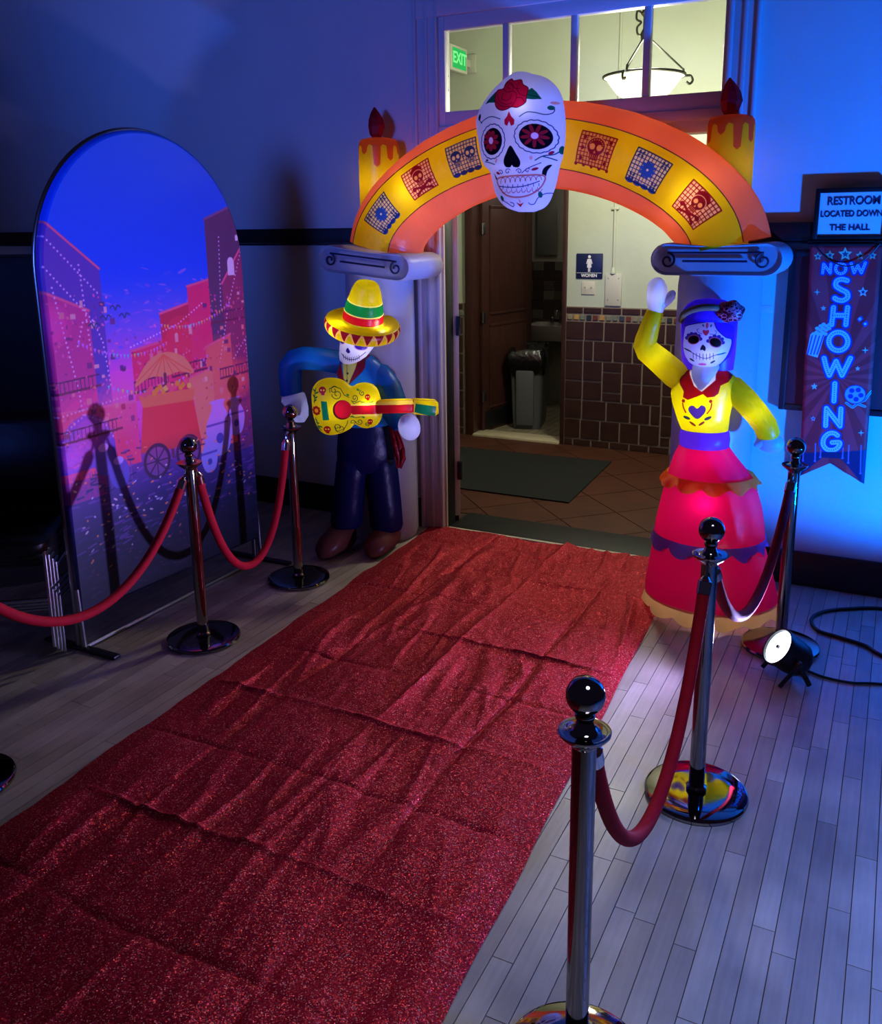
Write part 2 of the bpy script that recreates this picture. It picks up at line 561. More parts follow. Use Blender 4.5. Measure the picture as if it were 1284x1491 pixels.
# door jamb linings inside the opening
structure('trim_9', MB().bbox(XL - .01, XL + .010, YW, YW + .018, 0, ZH, .002), M['cream'])
structure('trim_15', MB().bbox(XL - .01, XL + .010, YW + .018, YB, 0, ZH, .002), M['black'])
structure('trim_10', MB().bbox(XR - .012, XR + .01, YW, YB, 0, ZH, .003), M['casing'])

# transom window: sash frame, three mullions, four panes
def glass():
    m, nt, out = nodes('clear_glass')
    t = N(nt, 'ShaderNodeBsdfTransparent'); g = N(nt, 'ShaderNodeBsdfGlossy'); g.inputs['Roughness'].default_value = .02
    fr = N(nt, 'ShaderNodeFresnel'); fr.inputs[0].default_value = 1.4
    mx = N(nt, 'ShaderNodeMixShader')
    t.inputs[0].default_value = (.97, .98, .96, 1)
    nt.links.new(fr.outputs[0], mx.inputs[0]); nt.links.new(t.outputs[0], mx.inputs[1]); nt.links.new(g.outputs[0], mx.inputs[2])
    nt.links.new(mx.outputs[0], out.inputs[0])
    return m
M['glass'] = glass()
fb = MB()
fb.bbox(-2.50, -2.46, YW - .015, YW + .05, 2.47, 3.06, .004).bbox(-.905, -.885, YW - .015, YW + .05, 2.47, 3.06, .004)
fb.bbox(-2.46, -.905, YW - .015, YW + .05, 2.47, 2.55, .004).bbox(-2.46, -.905, YW - .015, YW + .05, 2.985, 3.06, .004)
win = structure('window_1', fb, M['casing'])
tag(win, 'four-pane transom window above the doorway')
mx_ = [-2.085, -1.69, -1.295]
for x in mx_:
    build('mullion', MB().bbox(x - .018, x + .018, YW - .01, YW + .045, 2.55, 2.985, .005), M['casing'], win)
ed = [-2.46] + mx_ + [-.905]
for a, b in zip(ed[:-1], ed[1:]):
    build('pane', MB().box(a + .005, b - .005, YW + .016, YW + .022, 2.545, 2.99), M['glass'], win, smooth=False)

# ------------------------------------------------------------------ setting: hall beyond
YH = 7.35
M['tile'] = mat('brown_glazed_tile', (62, 38, 32), .35, spec=.5, bump=.15, bscale=25, var=.18, vscale=9)
M['quarry'] = mat('red_quarry_tile', (82, 44, 30), .55, spec=.35, bump=.1, bscale=20, var=.2, vscale=5)
hf = structure('floor_hall', MB().box(-6.0, 1.5, 4.83, YH, -.06, -.004), mat('floor_grout', (74, 48, 36), .9), smooth=False)
tag(hf, 'reddish brown tiled hall floor beyond the doorway')
# diagonal floor tiles, clipped to the hall
qs = .42
rt2 = math.sqrt(.5)
tiles_stuff = MB()
for i in range(-14, 15):
    for j in range(-14, 15):
        cx = -1.9 + (i - j) * qs * rt2; cy = 6.2 + (i + j) * qs * rt2
        h = qs * rt2 - .005
        poly = [(cx - h, cy), (cx, cy - h), (cx + h, cy), (cx, cy + h)]
        def clip(P, ax, lim, sg):
            o = []
            for k in range(len(P)):
                a, b = P[k], P[(k + 1) % len(P)]
                ia, ib = sg * (a[ax] - lim) >= 0, sg * (b[ax] - lim) >= 0
                if ia: o.append(a)
                if ia != ib:
                    t = (lim - a[ax]) / (b[ax] - a[ax])
                    o.append((a[0] + (b[0] - a[0]) * t, a[1] + (b[1] - a[1]) * t))
            return o
        for ax, lim, sg in ((1, 5.165, 1), (1, YH - .002, -1), (0, -5.9, 1), (0, 1.4, -1)):
            if poly: poly = clip(poly, ax, lim, sg)
        if len(poly) < 3: continue
        if -3.9 < cx < -.6:
            build('tile', MB().prism(poly, -.004, .001, axis='z'), M['quarry'], hf, smooth=False)
        else:
            tiles_stuff.prism(poly, -.004, .001, axis='z')
o = build('tiles', tiles_stuff, M['quarry'], hf, smooth=False); o['kind'] = 'stuff'

RX0, RX1, RZ = -3.50, -2.61, 2.28     # restroom doorway
hw = MB()
hw.box(-6.0, RX0, YH, YH + .16, 0, 3.7).box(RX1, 1.5, YH, YH + .16, 0, 3.7).box(RX0, RX1, YH, YH + .16, RZ, 3.7)
wall_h = structure('wall_hall', hw, M['hallwall'], smooth=False)
tag(wall_h, 'pale green hall wall above brown tiles')
structure('wall_hall_left', MB().box(-6.1, -6.0, 5.0, YH + .1, 0, 3.7), M['hallwall'], smooth=False)
structure('wall_hall_right', MB().box(1.5, 1.6, 5.0, YH + .1, 0, 3.7), M['hallwall'], smooth=False)
structure('ceiling_hall', MB().box(-6.1, 1.6, YB - .01, YH + .1, 3.7, 3.8), M['hallwall'], smooth=False)
# wainscot: grout bed and single tiles
gb = MB().box(RX1 + .005, 1.4, YH - .012, YH + .01, 0, 1.235).box(-5.9, RX0 - .085, YH - .012, YH + .01, 0, 1.235)
build('grout_bed', gb, M['grout'], wall_h, smooth=False)
def wtile(x0, x1, z0, z1, m=None, t=.02, nm='tile'):
    g = .0075
    if x1 - x0 < .03 or z1 - z0 < .03: g = .004
    b = MB().bbox(x0 + g, x1 - g, YH - t - .004, YH - .008, z0 + g, z1 - g, .003, 1)
    return build(nm, b, m or M['tile'], wall_h, smooth=False)
P_ = .1735
R = [.068, .249, .423, .592, .772, .948, 1.114]
X0 = RX1 + .008
def cells():
    out = []
    for xs, z0, z1 in (([X0, -2.431, -2.256, -2.074, -1.901, -1.727], R[5], R[6]),
                       ([X0, -2.437, -2.346, -2.171, -2.0, -1.845, -1.676], R[4], R[5]),
                       ([X0, -2.437, -2.26], R[3], R[4]), ([X0, -2.437, -2.26], R[2], R[3]),
                       ([-2.086, -1.911, -1.74], R[3], R[4]), ([-2.086, -1.911, -1.74], R[2], R[3]),
                       ([X0, -2.439, -2.216, -2.004, -1.828, -1.738], R[1], R[2]),
                       ([X0, -2.449, -2.268, -2.091, -1.918, -1.738], R[0], R[1]),
                       ([X0, -2.515, -2.347, -2.178, -2.002, -1.828, -1.648], 0.0, R[0]),
                       ([X0, -2.445, -2.278, -2.106, -1.94, -1.77, -1.6], 1.175, 1.235)):
        out += [(a, b, z0, z1) for a, b in zip(xs[:-1], xs[1:])]
    out += [(-2.26, -2.086, R[2], R[2] + .08), (-2.26, -2.086, R[2] + .08, R[4] - .09), (-2.26, -2.086, R[4] - .09, R[4])]
    out += [(-1.738, -1.57, .51, .772), (-1.738, -1.57, .341, .51), (-1.738, -1.57, .156, .341), (-1.738, -1.648, .068, .156), (-1.727, -1.56, R[5], R[6]), (-1.676, -1.56, R[4], R[5]), (-1.648, -1.57, .068, .156), (-1.648, -1.56, 0, .068)]
    return out
for c in cells():
    wtile(*c)
more = MB()
for r in range(7):
    z0, z1 = ([0] + R)[r], ([0] + R)[r + 1]
    x = -1.57 if r not in (0, 6) else -1.56
    while x < 1.3:
        if z1 - z0 > .02:
            more.bbox(x + .0075, x + P_ - .0075, YH - .024, YH - .008, z0 + .0075, z1 - .0075, .003, 1)
        x += P_
o = build('tiles', more, M['tile'], wall_h, smooth=False); o['kind'] = 'stuff'
x = -2.594
k = 0
mos = [(150, 138, 112), (190, 152, 84), (120, 128, 108), (48, 54, 58), (110, 58, 40), (184, 140, 84), (126, 130, 112), (110, 120, 110), (62, 72, 88), (112, 62, 44), (134, 128, 112), (120, 122, 104)]
mosm = [mat('mosaic_glaze', c, .35, var=.1) for c in mos]
while x < -1.45:
    wtile(x, x + .0575, 1.116, 1.172, mosm[k % 12], nm='mosaic_tile')
    x += .0578; k += 1
# tiles left of the restroom door
z = .068
for z0, z1 in zip([0] + R[:-1], R):
    wtile(-3.76, -3.60, z0, z1)
wtile(-3.70, -3.645, 1.116, 1.172, mosm[1], nm='mosaic_tile'); wtile(-3.645, -3.59, 1.116, 1.172, mosm[2], nm='mosaic_tile')
wtile(-3.76, -3.60, 1.175, 1.235)
# restroom door casing
structure('trim_11', MB().bbox(RX0 - .075, RX0 + .005, YH - .03, YH + .17, 0, RZ + .08, .005), M['brownwood'])
structure('trim_12', MB().bbox(RX1 - .03, RX1 + .006, YH - .026, YH + .17, 0, RZ + .08, .005), M['brownwood'])
structure('trim_13', MB().bbox(RX0 - .075, RX1 + .006, YH - .03, YH + .17, RZ, RZ + .08, .005), M['brownwood'])
structure('trim_14', MB().bbox(RX0, RX1 - .03, YH - .05, YH + .17, -.01, .022, .006), mat('marble_sill', (205, 192, 160), .4, var=.08))
# restroom shell
M['rwall'] = mat('restroom_paint', (150, 146, 136), .6)
M['rfloor'] = mat('restroom_floor_grout', (96, 88, 74), .8)
rfl = structure('floor_restroom', MB().box(-4.6, -1.9, YH + .1, 9.3, -.05, -.002), M['rfloor'], smooth=False)
sm = MB()
for i in range(24):
    for j in range(24):
        sm.box(-3.9 + i * .075 + .004, -3.9 + (i + 1) * .075 - .004, 7.5 + j * .075 + .004, 7.5 + (j + 1) * .075 - .004, -.003, .003)
o = build('mosaic', sm, mat('restroom_floor_tile', (150, 140, 116), .5, var=.2), rfl, smooth=False); o['kind'] = 'stuff'
structure('wall_restroom_back', MB().box(-4.6, -1.9, 9.2, 9.3, 0, 3.2), M['rwall'], smooth=False)
structure('wall_restroom_left', MB().box(-4.7, -4.6, YH + .1, 9.3, 0, 3.2), M['rwall'], smooth=False)
structure('wall_restroom_right', MB().box(-1.95, -1.85, YH + .1, 9.3, 0, 3.2), M['rwall'], smooth=False)
structure('ceiling_restroom', MB().box(-4.7, -1.85, YH + .1, 9.3, 3.1, 3.2), M['rwall'], smooth=False)
wr = bpy.data.objects['wall_restroom_back']
ra = random.Random(5)
tm = [mat('restroom_wall_tile', c, .35) for c in ((58, 46, 40), (98, 92, 84), (76, 66, 58))]
for j in range(7):
    for i in range(11):
        x = -4.15 + i * .125; z = .82 + j * .105
        build('tile', MB().bbox(x + .004, x + .121, 9.182, 9.205, z + .004, z + .101, .002, 1), tm[0 if ra.random() < .45 else (1 if ra.random() < .6 else 2)], wr, smooth=False)
lamp('restroom_fill', 'POINT', (-2.5, 8.3, 2.7), 9, (1, .92, .8), size=.1)  # fill light added inside the dim restroom, no fixture in view

# restroom door leaf, hinged left, opened inwards
d2 = MB()
L_ = .86
d2.bbox(0, L_, -.02, .02, .015, RZ - .02, .003)
door2 = structure('door_2', d2, M['brownwood'])
door2.location = (RX0 + .02, YH + .11, 0)
door2.rotation_euler = (0, 0, math.radians(80))
tag(door2, 'dark brown two-panel restroom door standing open')
for z0, z1 in ((.25, 1.0), (1.14, 2.08)):
    pb = MB()
    pb.bbox(.14, L_ - .14, -.028, -.018, z0, z1, .008)
    pb.bbox(.11, L_ - .11, -.034, -.018, z0 - .03, z0, .006).bbox(.11, L_ - .11, -.034, -.018, z1, z1 + .03, .006)
    pb.bbox(.11, .14, -.034, -.018, z0, z1, .006).bbox(L_ - .14, L_ - .11, -.034, -.018, z0, z1, .006)
    build('panel', pb, M['brownwood'], door2)
build('kick_plate', MB().bbox(.03, L_ - .03, -.024, -.018, .03, .2, .002), M['black'], door2)
for z in (.35, 1.1, 1.9):
    build('hinge', MB().lathe([(.009, z - .05), (.009, z + .05)], 10, (-.012, -.03)).bbox(-.01, .035, -.034, -.022, z - .05, z + .05, .002), M['steel'], door2)
# room-side door leaf folded back into the hall, seen edge on
door1 = structure('door_1', MB().bbox(0, .8, -.022, .022, .012, ZH - .02, .003), mat('black_door_paint', (24, 20, 20), .4))
door1.location = (-2.503, 4.962, 0)
door1.rotation_euler = (0, 0, math.radians(119))
tag(door1, 'black double-door leaf folded back, seen edge on')
build('edge_strip', MB().bbox(-.012, .004, -.03, .012, .05, ZH - .05, .003), M['cream'], door1)
for z in (.36, 1.3, 2.1):
    build('hinge', MB().lathe([(.016, z - .06), (.016, z + .06)], 12, (-.012, -.028)).bbox(-.03, .03, -.04, -.012, z - .06, z + .06, .003), M['plastic_black'], door1)

# ------------------------------------------------------------------ hall things
bl = (0, 0, 0)
# floor mat
mm = MB()
mm.prism([(-3.45, 5.66), (-1.96, 5.66), (-2.02, 6.88), (-3.45, 6.82)], .002, .012, axis='z')
matm = mat('dark_green_grey_carpet_mat', (24, 26, 25), .95, bump=.5, bscale=160, var=.35, vscale=60)
build('floor_mat', mm, matm, thing=('dark grey-green entrance mat lying on the hall tiles', 'mat'))
# trash can
t = empty('trash_can', (-3.19, 7.98, 0.003), 'slim grey plastic bin with a black bag inside the restroom door', 'bin', rz=math.radians(14))
grey = mat('grey_bin_plastic', (92, 94, 96), .5)
def rrect(cx, cy, w, d, z, r=.03, n=4):
    o = []
    for sx, sy, a0 in ((1, -1, -90), (1, 1, 0), (-1, 1, 90), (-1, -1, 180)):
        for k in range(n + 1):
            a = math.radians(a0 + 90 * k / n)
            o.append((cx + sx * (w / 2 - r) + r * math.cos(a), cy + sy * (d / 2 - r) + r * math.sin(a), z))
    return o
build('bin_body', MB().rings([rrect(0, 0, .265, .46, 0), rrect(0, 0, .28, .48, .1), rrect(0, 0, .325, .53, .66), rrect(0, 0, .34, .55, .69), rrect(0, 0, .34, .55, .715)]), grey, t)
build('rib', MB().bbox(-.10, .075, -.275, -.235, .06, .6, .02).move(Matrix.Rotation(math.radians(3.5), 4, 'X')), grey, t)
build('handle', MB().bbox(-.05, .05, -.285, -.25, .64, .675, .008), M['plastic_black'], t)
bb = MB()
rb = []
for z, s in ((.56, 1.03), (.60, 1.07), (.65, 1.10), (.70, 1.10), (.745, 1.05), (.77, .97), (.755, .9), (.70, .84), (.64, .8)):
    ring = rrect(0, 0, .34 * s, .55 * s, z, .05, 9)
    rb.append([(p[0] * (1 + .10 * noise.noise((p[0] * 14, p[1] * 14, z * 9))), p[1] * (1 + .07 * noise.noise((p[0] * 14, p[1] * 14, z * 9 + 5))), p[2] + (.05 if z > .58 else .09) * noise.noise((p[0] * 12, p[1] * 12, 3))) for p in ring])
bb.rings(rb, cap=False)
build('bin_bag', bb, mat('black_bag_film', (10, 10, 12), .22, spec=.6, bump=.6, bscale=22), t)
# sink on the restroom back wall
s_ = empty('sink', (-3.30, 8.95, 0), 'grey-white wall sink under the checkered restroom tiles', 'sink')
white = mat('grey_porcelain', (170, 164, 158), .25)
sb = MB()
sb.rings([rrect(0, 0, .50, .40, .74, .05), rrect(0, 0, .56, .46, .80, .05), rrect(0, 0, .58, .48, .90, .04), rrect(0, 0, .50, .40, .90, .05), rrect(0, .01, .38, .28, .80, .08)])
build('basin', sb, white, s_)
build('faucet', MB().tube(catmull([(0, .17, .90), (0, .17, 1.0), (0, .13, 1.05), (0, .06, 1.04), (0, .04, .99)], 6), .012, 10).lathe([(.022, .90), (.02, .925)], 14, (0, .17)), M['chrome'], s_)
for sx in (-1, 1):
    build('tap', MB().lathe([(.018, .90), (.015, .94), (.024, .945), (.02, .965)], 12, (sx * .09, .17)), M['chrome'], s_)
build('wall_mirror', MB().bbox(-3.60, -3.36, 9.165, 9.185, 1.62, 2.3, .004), mat('mirror_glass', (150, 150, 146), .15, metal=.5), thing=('narrow pale mirror on the restroom wall above the tiles', 'mirror'))

# WOMEN sign
def text(s, size, loc, rot, material, parent, nm='lettering', offset=0, ext=.0008, align='CENTER', sx=1):
    c = bpy.data.curves.new(nm, 'FONT')
    c.body = s; c.size = size; c.align_x = align; c.align_y = 'CENTER'
    c.extrude = ext; c.offset = offset
    o = bpy.data.objects.new(nm, c)
    COL.objects.link(o)
    bpy.context.view_layer.update()
    dg = bpy.context.evaluated_depsgraph_get()
    me = bpy.data.meshes.new_from_object(o.evaluated_get(dg))
    COL.objects.unlink(o); bpy.data.objects.remove(o)
    me.materials.clear(); me.materials.append(material)
    q = bpy.data.objects.new(nm, me)
    COL.objects.link(q)
    q.location = loc; q.rotation_euler = rot; q.scale = (sx, 1, 1)
    if parent: q.parent = parent
    return q
FR = (PI / 2, 0, 0)
wpaint = mat('white_sign_paint', (236, 236, 236), .5)
sg = build('restroom_sign', MB().bbox(-.117, .117, -.006, .006, -.105, .105, .004), mat('navy_sign_plastic', (18, 30, 74), .4), thing=('navy blue WOMEN sign with a white figure on the hall wall', 'sign'))
sg.location = (-2.403, YH - .007, 1.58)
fig = MB()
fig.lathe([(.001, .0135), (.0095, .0095), (.0135, 0), (.0095, -.0095), (.001, -.0135)], 16)
fig.v = [(p[0], -.0075 + p[1] * .05, p[2] + .078) for p in fig.v]
fig.prism([(-.016, .06), (.016, .06), (.028, .02), (.022, .017), (.013, .04), (.02, -.012), (.009, -.012), (.009, -.048), (.002, -.048), (.002, -.012), (-.002, -.012), (-.002, -.048), (-.009, -.048), (-.009, -.012), (-.02, -.012), (-.013, .04), (-.022, .017), (-.028, .02)], -.0085, -.006)
build('figure', fig, wpaint, sg, smooth=False)
build('rule', MB().box(-.11, .11, -.0075, -.006, -.0585, -.0555), wpaint, sg, smooth=False)
text('WOMEN', .036, (0, -.007, -.08), FR, wpaint, sg, offset=.0012)
# outlet plate below it
ol = build('wall_outlet', MB().bbox(-.06, .06, -.005, .006, -.055, .055, .004), M['cream'], thing=('cream double socket plate below the WOMEN sign', 'socket'))
ol.location = (-2.41, YH - .006, 1.395)
for x in (-.028, .028):
    build('socket', MB().lathe([(.018, 0), (.018, .003)], 16).move(Matrix.Translation((x, -.0045, 0)) @ Matrix.Rotation(PI / 2, 4, 'X')), M['cream'], ol)
    build('slot', MB().box(x - .006, x - .002, -.0085, -.0075, -.008, .01).box(x + .004, x + .007, -.0085, -.0075, -.008, .01), M['plastic_black'], ol, smooth=False)
# conduit and cover plate
cd = empty('conduit', (-2.19, YH, 1.42), 'thin painted conduit running down the hall wall to a cover plate', 'conduit')
pm = mat('painted_conduit', (196, 200, 180), .45)
build('pipe', MB().lathe([(.011, .15), (.011, 2.27)], 12, (0, -.014)), pm, cd)
for z in (.62, 1.4):
    build('strap', MB().bbox(-.03, .03, -.028, -.001, z, z + .02, .004), pm, cd)
build('fitting', MB().lathe([(.024, .1), (.02, .13), (.012, .15)], 12, (0, -.02)), pm, cd)
build('cover_plate', MB().bbox(-.065, .075, -.026, -.001, -.17, .1, .004), mat('ivory_plate', (205, 203, 188), .45), cd)
for x, z in ((-.04, .06), (.05, .06), (-.04, -.12), (.05, -.12)):
    build('screw', MB().lathe([(.005, 0), (.004, .002)], 8).move(Matrix.Translation((x, -.026, z)) @ Matrix.Rotation(PI / 2, 4, 'X')), M['steel'], cd)
build('alarm_box', MB().bbox(-3.86, -3.685, YH - .06, YH - .002, 1.20, 1.33, .006).bbox(-3.83, -3.715, YH - .07, YH - .05, 1.23, 1.25, .004), mat('red_box_paint', (120, 14, 18), .4), thing=('small red box on the hall wall beside the black door edge', 'wall box'))

# EXIT sign
ex = empty('exit_sign', (-3.50, 7.09, 3.28), 'white box sign with green lettering high on the hall wall', 'sign')
build('housing', MB().bbox(-.06, .0, -.16, .16, -.1, .1, .006), mat('white_sign_housing', (206, 208, 188), .45), ex)
build('face', MB().bbox(0, .004, -.125, .125, -.078, .078, .002), glow('green_exit_glow', (60, 220, 110), .75), ex)
text('EXIT', .125, (.006, 0, 0), (PI / 2, 0, PI / 2), glow('bright_green_letters', (130, 255, 150), 1.1), ex, offset=.003)
build('bracket', MB().bbox(-.045, -.01, .16, .262, -.03, .03, .004).bbox(-.07, .04, .235, .258, -.075, .075, .004), mat('sign_bracket', (190, 192, 174), .45), ex)

# pendant bowl lamp
ch = empty('pendant_lamp', (-1.655, 6.1, 2.7), 'frosted bowl pendant lamp hanging in the hall behind the transom', 'lamp')
build('bowl', MB().lathe([(.02, 0), (.10, .012), (.17, .05), (.215, .105), (.245, .145), (.262, .155), (.25, .15), (.20, .105), (.10, .04), (.02, .02)], 40), glow('lit_frosted_glass', (255, 246, 205), 2.6), ch)
iron = mat('grey_wrought_iron', (62, 62, 52), .5, metal=.6)
build('rim', MB().lathe([(.262, .15), (.272, .155), (.272, .165), (.262, .168)], 40, cap=False), iron, ch)
hub = MB().lathe([(.006, .36), (.03, .38), (.034, .42), (.018, .45), (.018, .52), (.034, .54), (.02, .57), (.008, .6), (.008, 1.0)], 14)
build('hub', hub, iron, ch)
for k in range(3):
    a = math.radians(20 + 120 * k)
    c_, s2 = math.cos(a), math.sin(a)
    build('rod', MB().tube([(.03 * c_, .03 * s2, .39), (.258 * c_, .258 * s2, .19)], .006, 8), iron, ch)
    build('hook', MB().tube(catmull([(.25 * c_, .25 * s2, .2), (.262 * c_, .262 * s2, .16), (.30 * c_, .30 * s2, .155), (.315 * c_, .315 * s2, .125), (.295 * c_, .295 * s2, .105), (.275 * c_, .275 * s2, .12)], 5), .008, 8), iron, ch)
    sc = catmull([(.02, .54), (.055, .56), (.06, .51), (.03, .49), (.055, .46), (.05, .42), (.025, .41)], 5)
    build('scroll', MB().tube([(r * math.cos(a + 1), r * math.sin(a + 1), z) for r, z in sc], .007, 8), iron, ch)
lamp('pendant_bulb', 'POINT', (0, 0, -.1), 85, (1.0, .95, .78), parent=ch, size=.14)
lamp('pendant_bulb_up', 'POINT', (0, 0, .3), 23, (1.0, .95, .78), parent=ch, size=.1)

# ------------------------------------------------------------------ red glitter carpet runner
def carpet_material():
    m, nt, out = nodes('red_glitter_cloth')
    b = N(nt, 'ShaderNodeBsdfPrincipled')
    tc = N(nt, 'ShaderNodeTexCoord')
    vo = N(nt, 'ShaderNodeTexVoronoi'); vo.inputs['Scale'].default_value = 340
    nt.links.new(tc.outputs['Object'], vo.inputs['Vector'])
    sp = N(nt, 'ShaderNodeSeparateColor'); nt.links.new(vo.outputs['Color'], sp.inputs[0])
    cr = N(nt, 'ShaderNodeValToRGB')
    cr.color_ramp.elements[0].color = lin((120, 6, 26)); cr.color_ramp.elements[0].position = .0
    cr.color_ramp.elements[1].color = lin((172, 16, 42)); cr.color_ramp.elements[1].position = .7
    e = cr.color_ramp.elements.new(.9); e.color = lin((200, 52, 62))
    e = cr.color_ramp.elements.new(.985); e.color = lin((255, 170, 160))  # palest flakes; their sparkle is painted into the base colour
    nt.links.new(sp.outputs[0], cr.inputs[0])
    nt.links.new(cr.outputs[0], b.inputs['Base Color'])
    # every flake faces its own way
    ge = N(nt, 'ShaderNodeNewGeometry')
    vs = N(nt, 'ShaderNodeVectorMath', operation='SUBTRACT'); vs.inputs[1].default_value = (.5, .5, .5)
    nt.links.new(vo.outputs['Color'], vs.inputs[0])
    sc = N(nt, 'ShaderNodeVectorMath', operation='SCALE'); sc.inputs['Scale'].default_value = .8
    nt.links.new(vs.outputs[0], sc.inputs[0])
    ad = N(nt, 'ShaderNodeVectorMath', operation='ADD'); nt.links.new(ge.outputs['Normal'], ad.inputs[0]); nt.links.new(sc.outputs[0], ad.inputs[1])
    no = N(nt, 'ShaderNodeVectorMath', operation='NORMALIZE'); nt.links.new(ad.outputs[0], no.inputs[0])
    g = N(nt, 'ShaderNodeBsdfGlossy'); g.inputs['Roughness'].default_value = .32; g.inputs[0].default_value = lin((214, 66, 76))
    nt.links.new(no.outputs[0], g.inputs['Normal'])
    b.inputs['Roughness'].default_value = .7
    b.inputs['Specular IOR Level'].default_value = .1
    mx = N(nt, 'ShaderNodeMixShader'); mx.inputs[0].default_value = .3
    nt.links.new(b.outputs[0], mx.inputs[1]); nt.links.new(g.outputs[0], mx.inputs[2])
    nt.links.new(mx.outputs[0], out.inputs[0])
    return m
nx, ny = 230, 640
ya, yb = .2, 4.80
ys = np.linspace(ya, yb, ny); us = np.linspace(0, 1, nx)
cv = []
rc = random.Random(11)
crossf = [.27, .65, 1.04, 1.42, 1.82, 2.21, 2.60, 2.98, 3.37, 3.77, 4.19, 4.52]
crossa = [.014, -.015, .018, -.016, .018, -.015, .018, -.016, .016, -.013, .015, -.012]
longx = [-1.28, -1.67, -2.12]
longa = [-.017, .018, -.016]
def cell(i, j):
    r = random.Random(i * 71 + j * 13 + 5)
    return r.uniform(-1, 1), r.uniform(-1, 1), r.uniform(.3, 1)
def carpet_h(x, y, u):
    wx = .022 * noise.noise((x * 1.6, y * 1.8, 4)); wy = .02 * noise.noise((x * 2.0, y * 2.0, 14))
    h = .024
    X, Y = x + wx, y + wy
    for f, a in zip(crossf, crossa):
        d = abs(Y - f)
        if d < .09: h += a * (.55 + .9 * noise.noise((x * 2.6, f * 7, 1))) * math.exp(-d / .011)
    for f, a in zip(longx, longa):
        d = abs(X - f)
        if d < .09: h += a * (.6 + 1.1 * noise.noise((f * 9, y * 2.2, 1))) * math.exp(-d / .016)
    # every folded panel lies a little differently
    j = int(sum(Y > f for f in crossf)); i = int(sum(X < f for f in longx))
    cy0 = crossf[j - 1] if j > 0 else -.1; cy1 = crossf[j] if j < len(crossf) else 4.9
    ex = [-.9] + longx + [-2.55]
    a_, b_, c_ = cell(i, j)
    ty = (Y - cy0) / (cy1 - cy0); tx_ = (X - ex[i]) / (ex[i + 1] - ex[i])
    bell = max(0, math.sin(PI * min(max(ty, 0), 1))) * max(0, math.sin(PI * min(max(tx_, 0), 1)))
    h += .018 * a_ * bell ** .8
    # long soft wrinkles, mostly along the runner
    p = x + .12 * (y - 2) + .04 * noise.noise((x * 1.5, y * 1.2, 20))
    n1 = noise.noise((p * 7.5, y * 1.5, 2.0)); m1 = max(0, .25 + 1.3 * noise.noise((x * 1.7, y * 1.3, 7)))
    h += .021 * m1 * max(0, 1 - abs(n1) * 4.2) * (.5 + .7 * u if y > 3.2 else 1.15 - .45 * u)
    n2 = noise.noise((p * 15, y * 3.2, 5.0))
    h += .0055 * n2 * (.4 + m1)
    h += .0022 * noise.noise((x * 26, y * 17, 3))
    return h
for y in ys:
    xl, xr = cedgeL(y), cedgeR(y)
    xl += .018 * noise.noise((3.1, y * 3.2, 0)) + .008 * noise.noise((8, y * 9, 0))
    xr += .006 * noise.noise((5.5, y * 3, 0))
    for u in us:
        x = xl + (xr - xl) * u
        h = carpet_h(x, y, u)
        e = min(u, 1 - u) * 1.63
        if e < .12: h = .004 + max(h - .004, 0) * (e / .12) ** .8
        cv.append((x, y, max(h, .003)))
cf = []
for j in range(ny - 1):
    for i in range(nx - 1):
        k = j * nx + i
        cf.append((k, k + 1, k + 1 + nx, k + nx))
cb = MB(); cb.add(cv, cf)
build('carpet_runner', cb, carpet_material(), sharp=80, thing=('long red glitter carpet runner with fold creases leading to the arch', 'carpet'))

# ------------------------------------------------------------------ stanchions and ropes
def stanchion(name, label):
    t = empty(name, (0, 0, 0), label, 'stanchion', 'chrome rope stanchions beside the red carpet')
    build('base', MB().lathe([(.160, 0), (.170, .004), (.172, .014), (.168, .021), (.160, .0238), (.10, .0242), (.03, .0245)], 64), M['chrome'], t)
    build('pole', MB().lathe([(.034, .028), (.034, .036), (.026, .042), (.026, .842)], 28), M['chrome'], t)
    build('collar', MB().lathe([(.026, .836), (.03, .845), (.046, .856), (.055, .866), (.0555, .871), (.05, .872), (.036, .869), (.026, .874), (.020, .884), (.017, .895), (.021, .903), (.021, .908), (.015, .912)], 36), M['chrome'], t)
    prof = [(.041 * math.cos(a), .951 + .041 * math.sin(a)) for a in np.linspace(-1.2, 1.5, 16)]
    build('ball_finial', MB().lathe(prof, 32), M['chrome'], t)
    return t
ST = {'RF': (-.4997, 1.571), 'RM': (-.466, 2.718), 'RR': (-.347, 3.986), 'LF': (-2.817, 2.907), 'LR': (-2.851, 3.705), 'L5': (-2.79, 1.66)}
lab = {'RF': 'tall chrome stanchion nearest the camera, right of the red carpet',
       'RM': 'chrome stanchion whose round base mirrors the yellow figure, right of the carpet',
       'RR': 'chrome stanchion behind the floor spotlight, beside the pink skirt',
       'LF': 'chrome stanchion holding two ropes in front of the arched backdrop',
       'LR': 'chrome stanchion at the right end of the left rope, beside the guitar figure',
       'L5': 'chrome stanchion at the left picture edge, mostly cut off but for its base'}
s0 = stanchion('rope_stanchion', lab['RF'])
s0.location = (*ST['RF'], 0)
for k in ('RM', 'RR', 'LF', 'LR', 'L5'):
    dup(s0, (*ST[k], 0), label=lab[k])

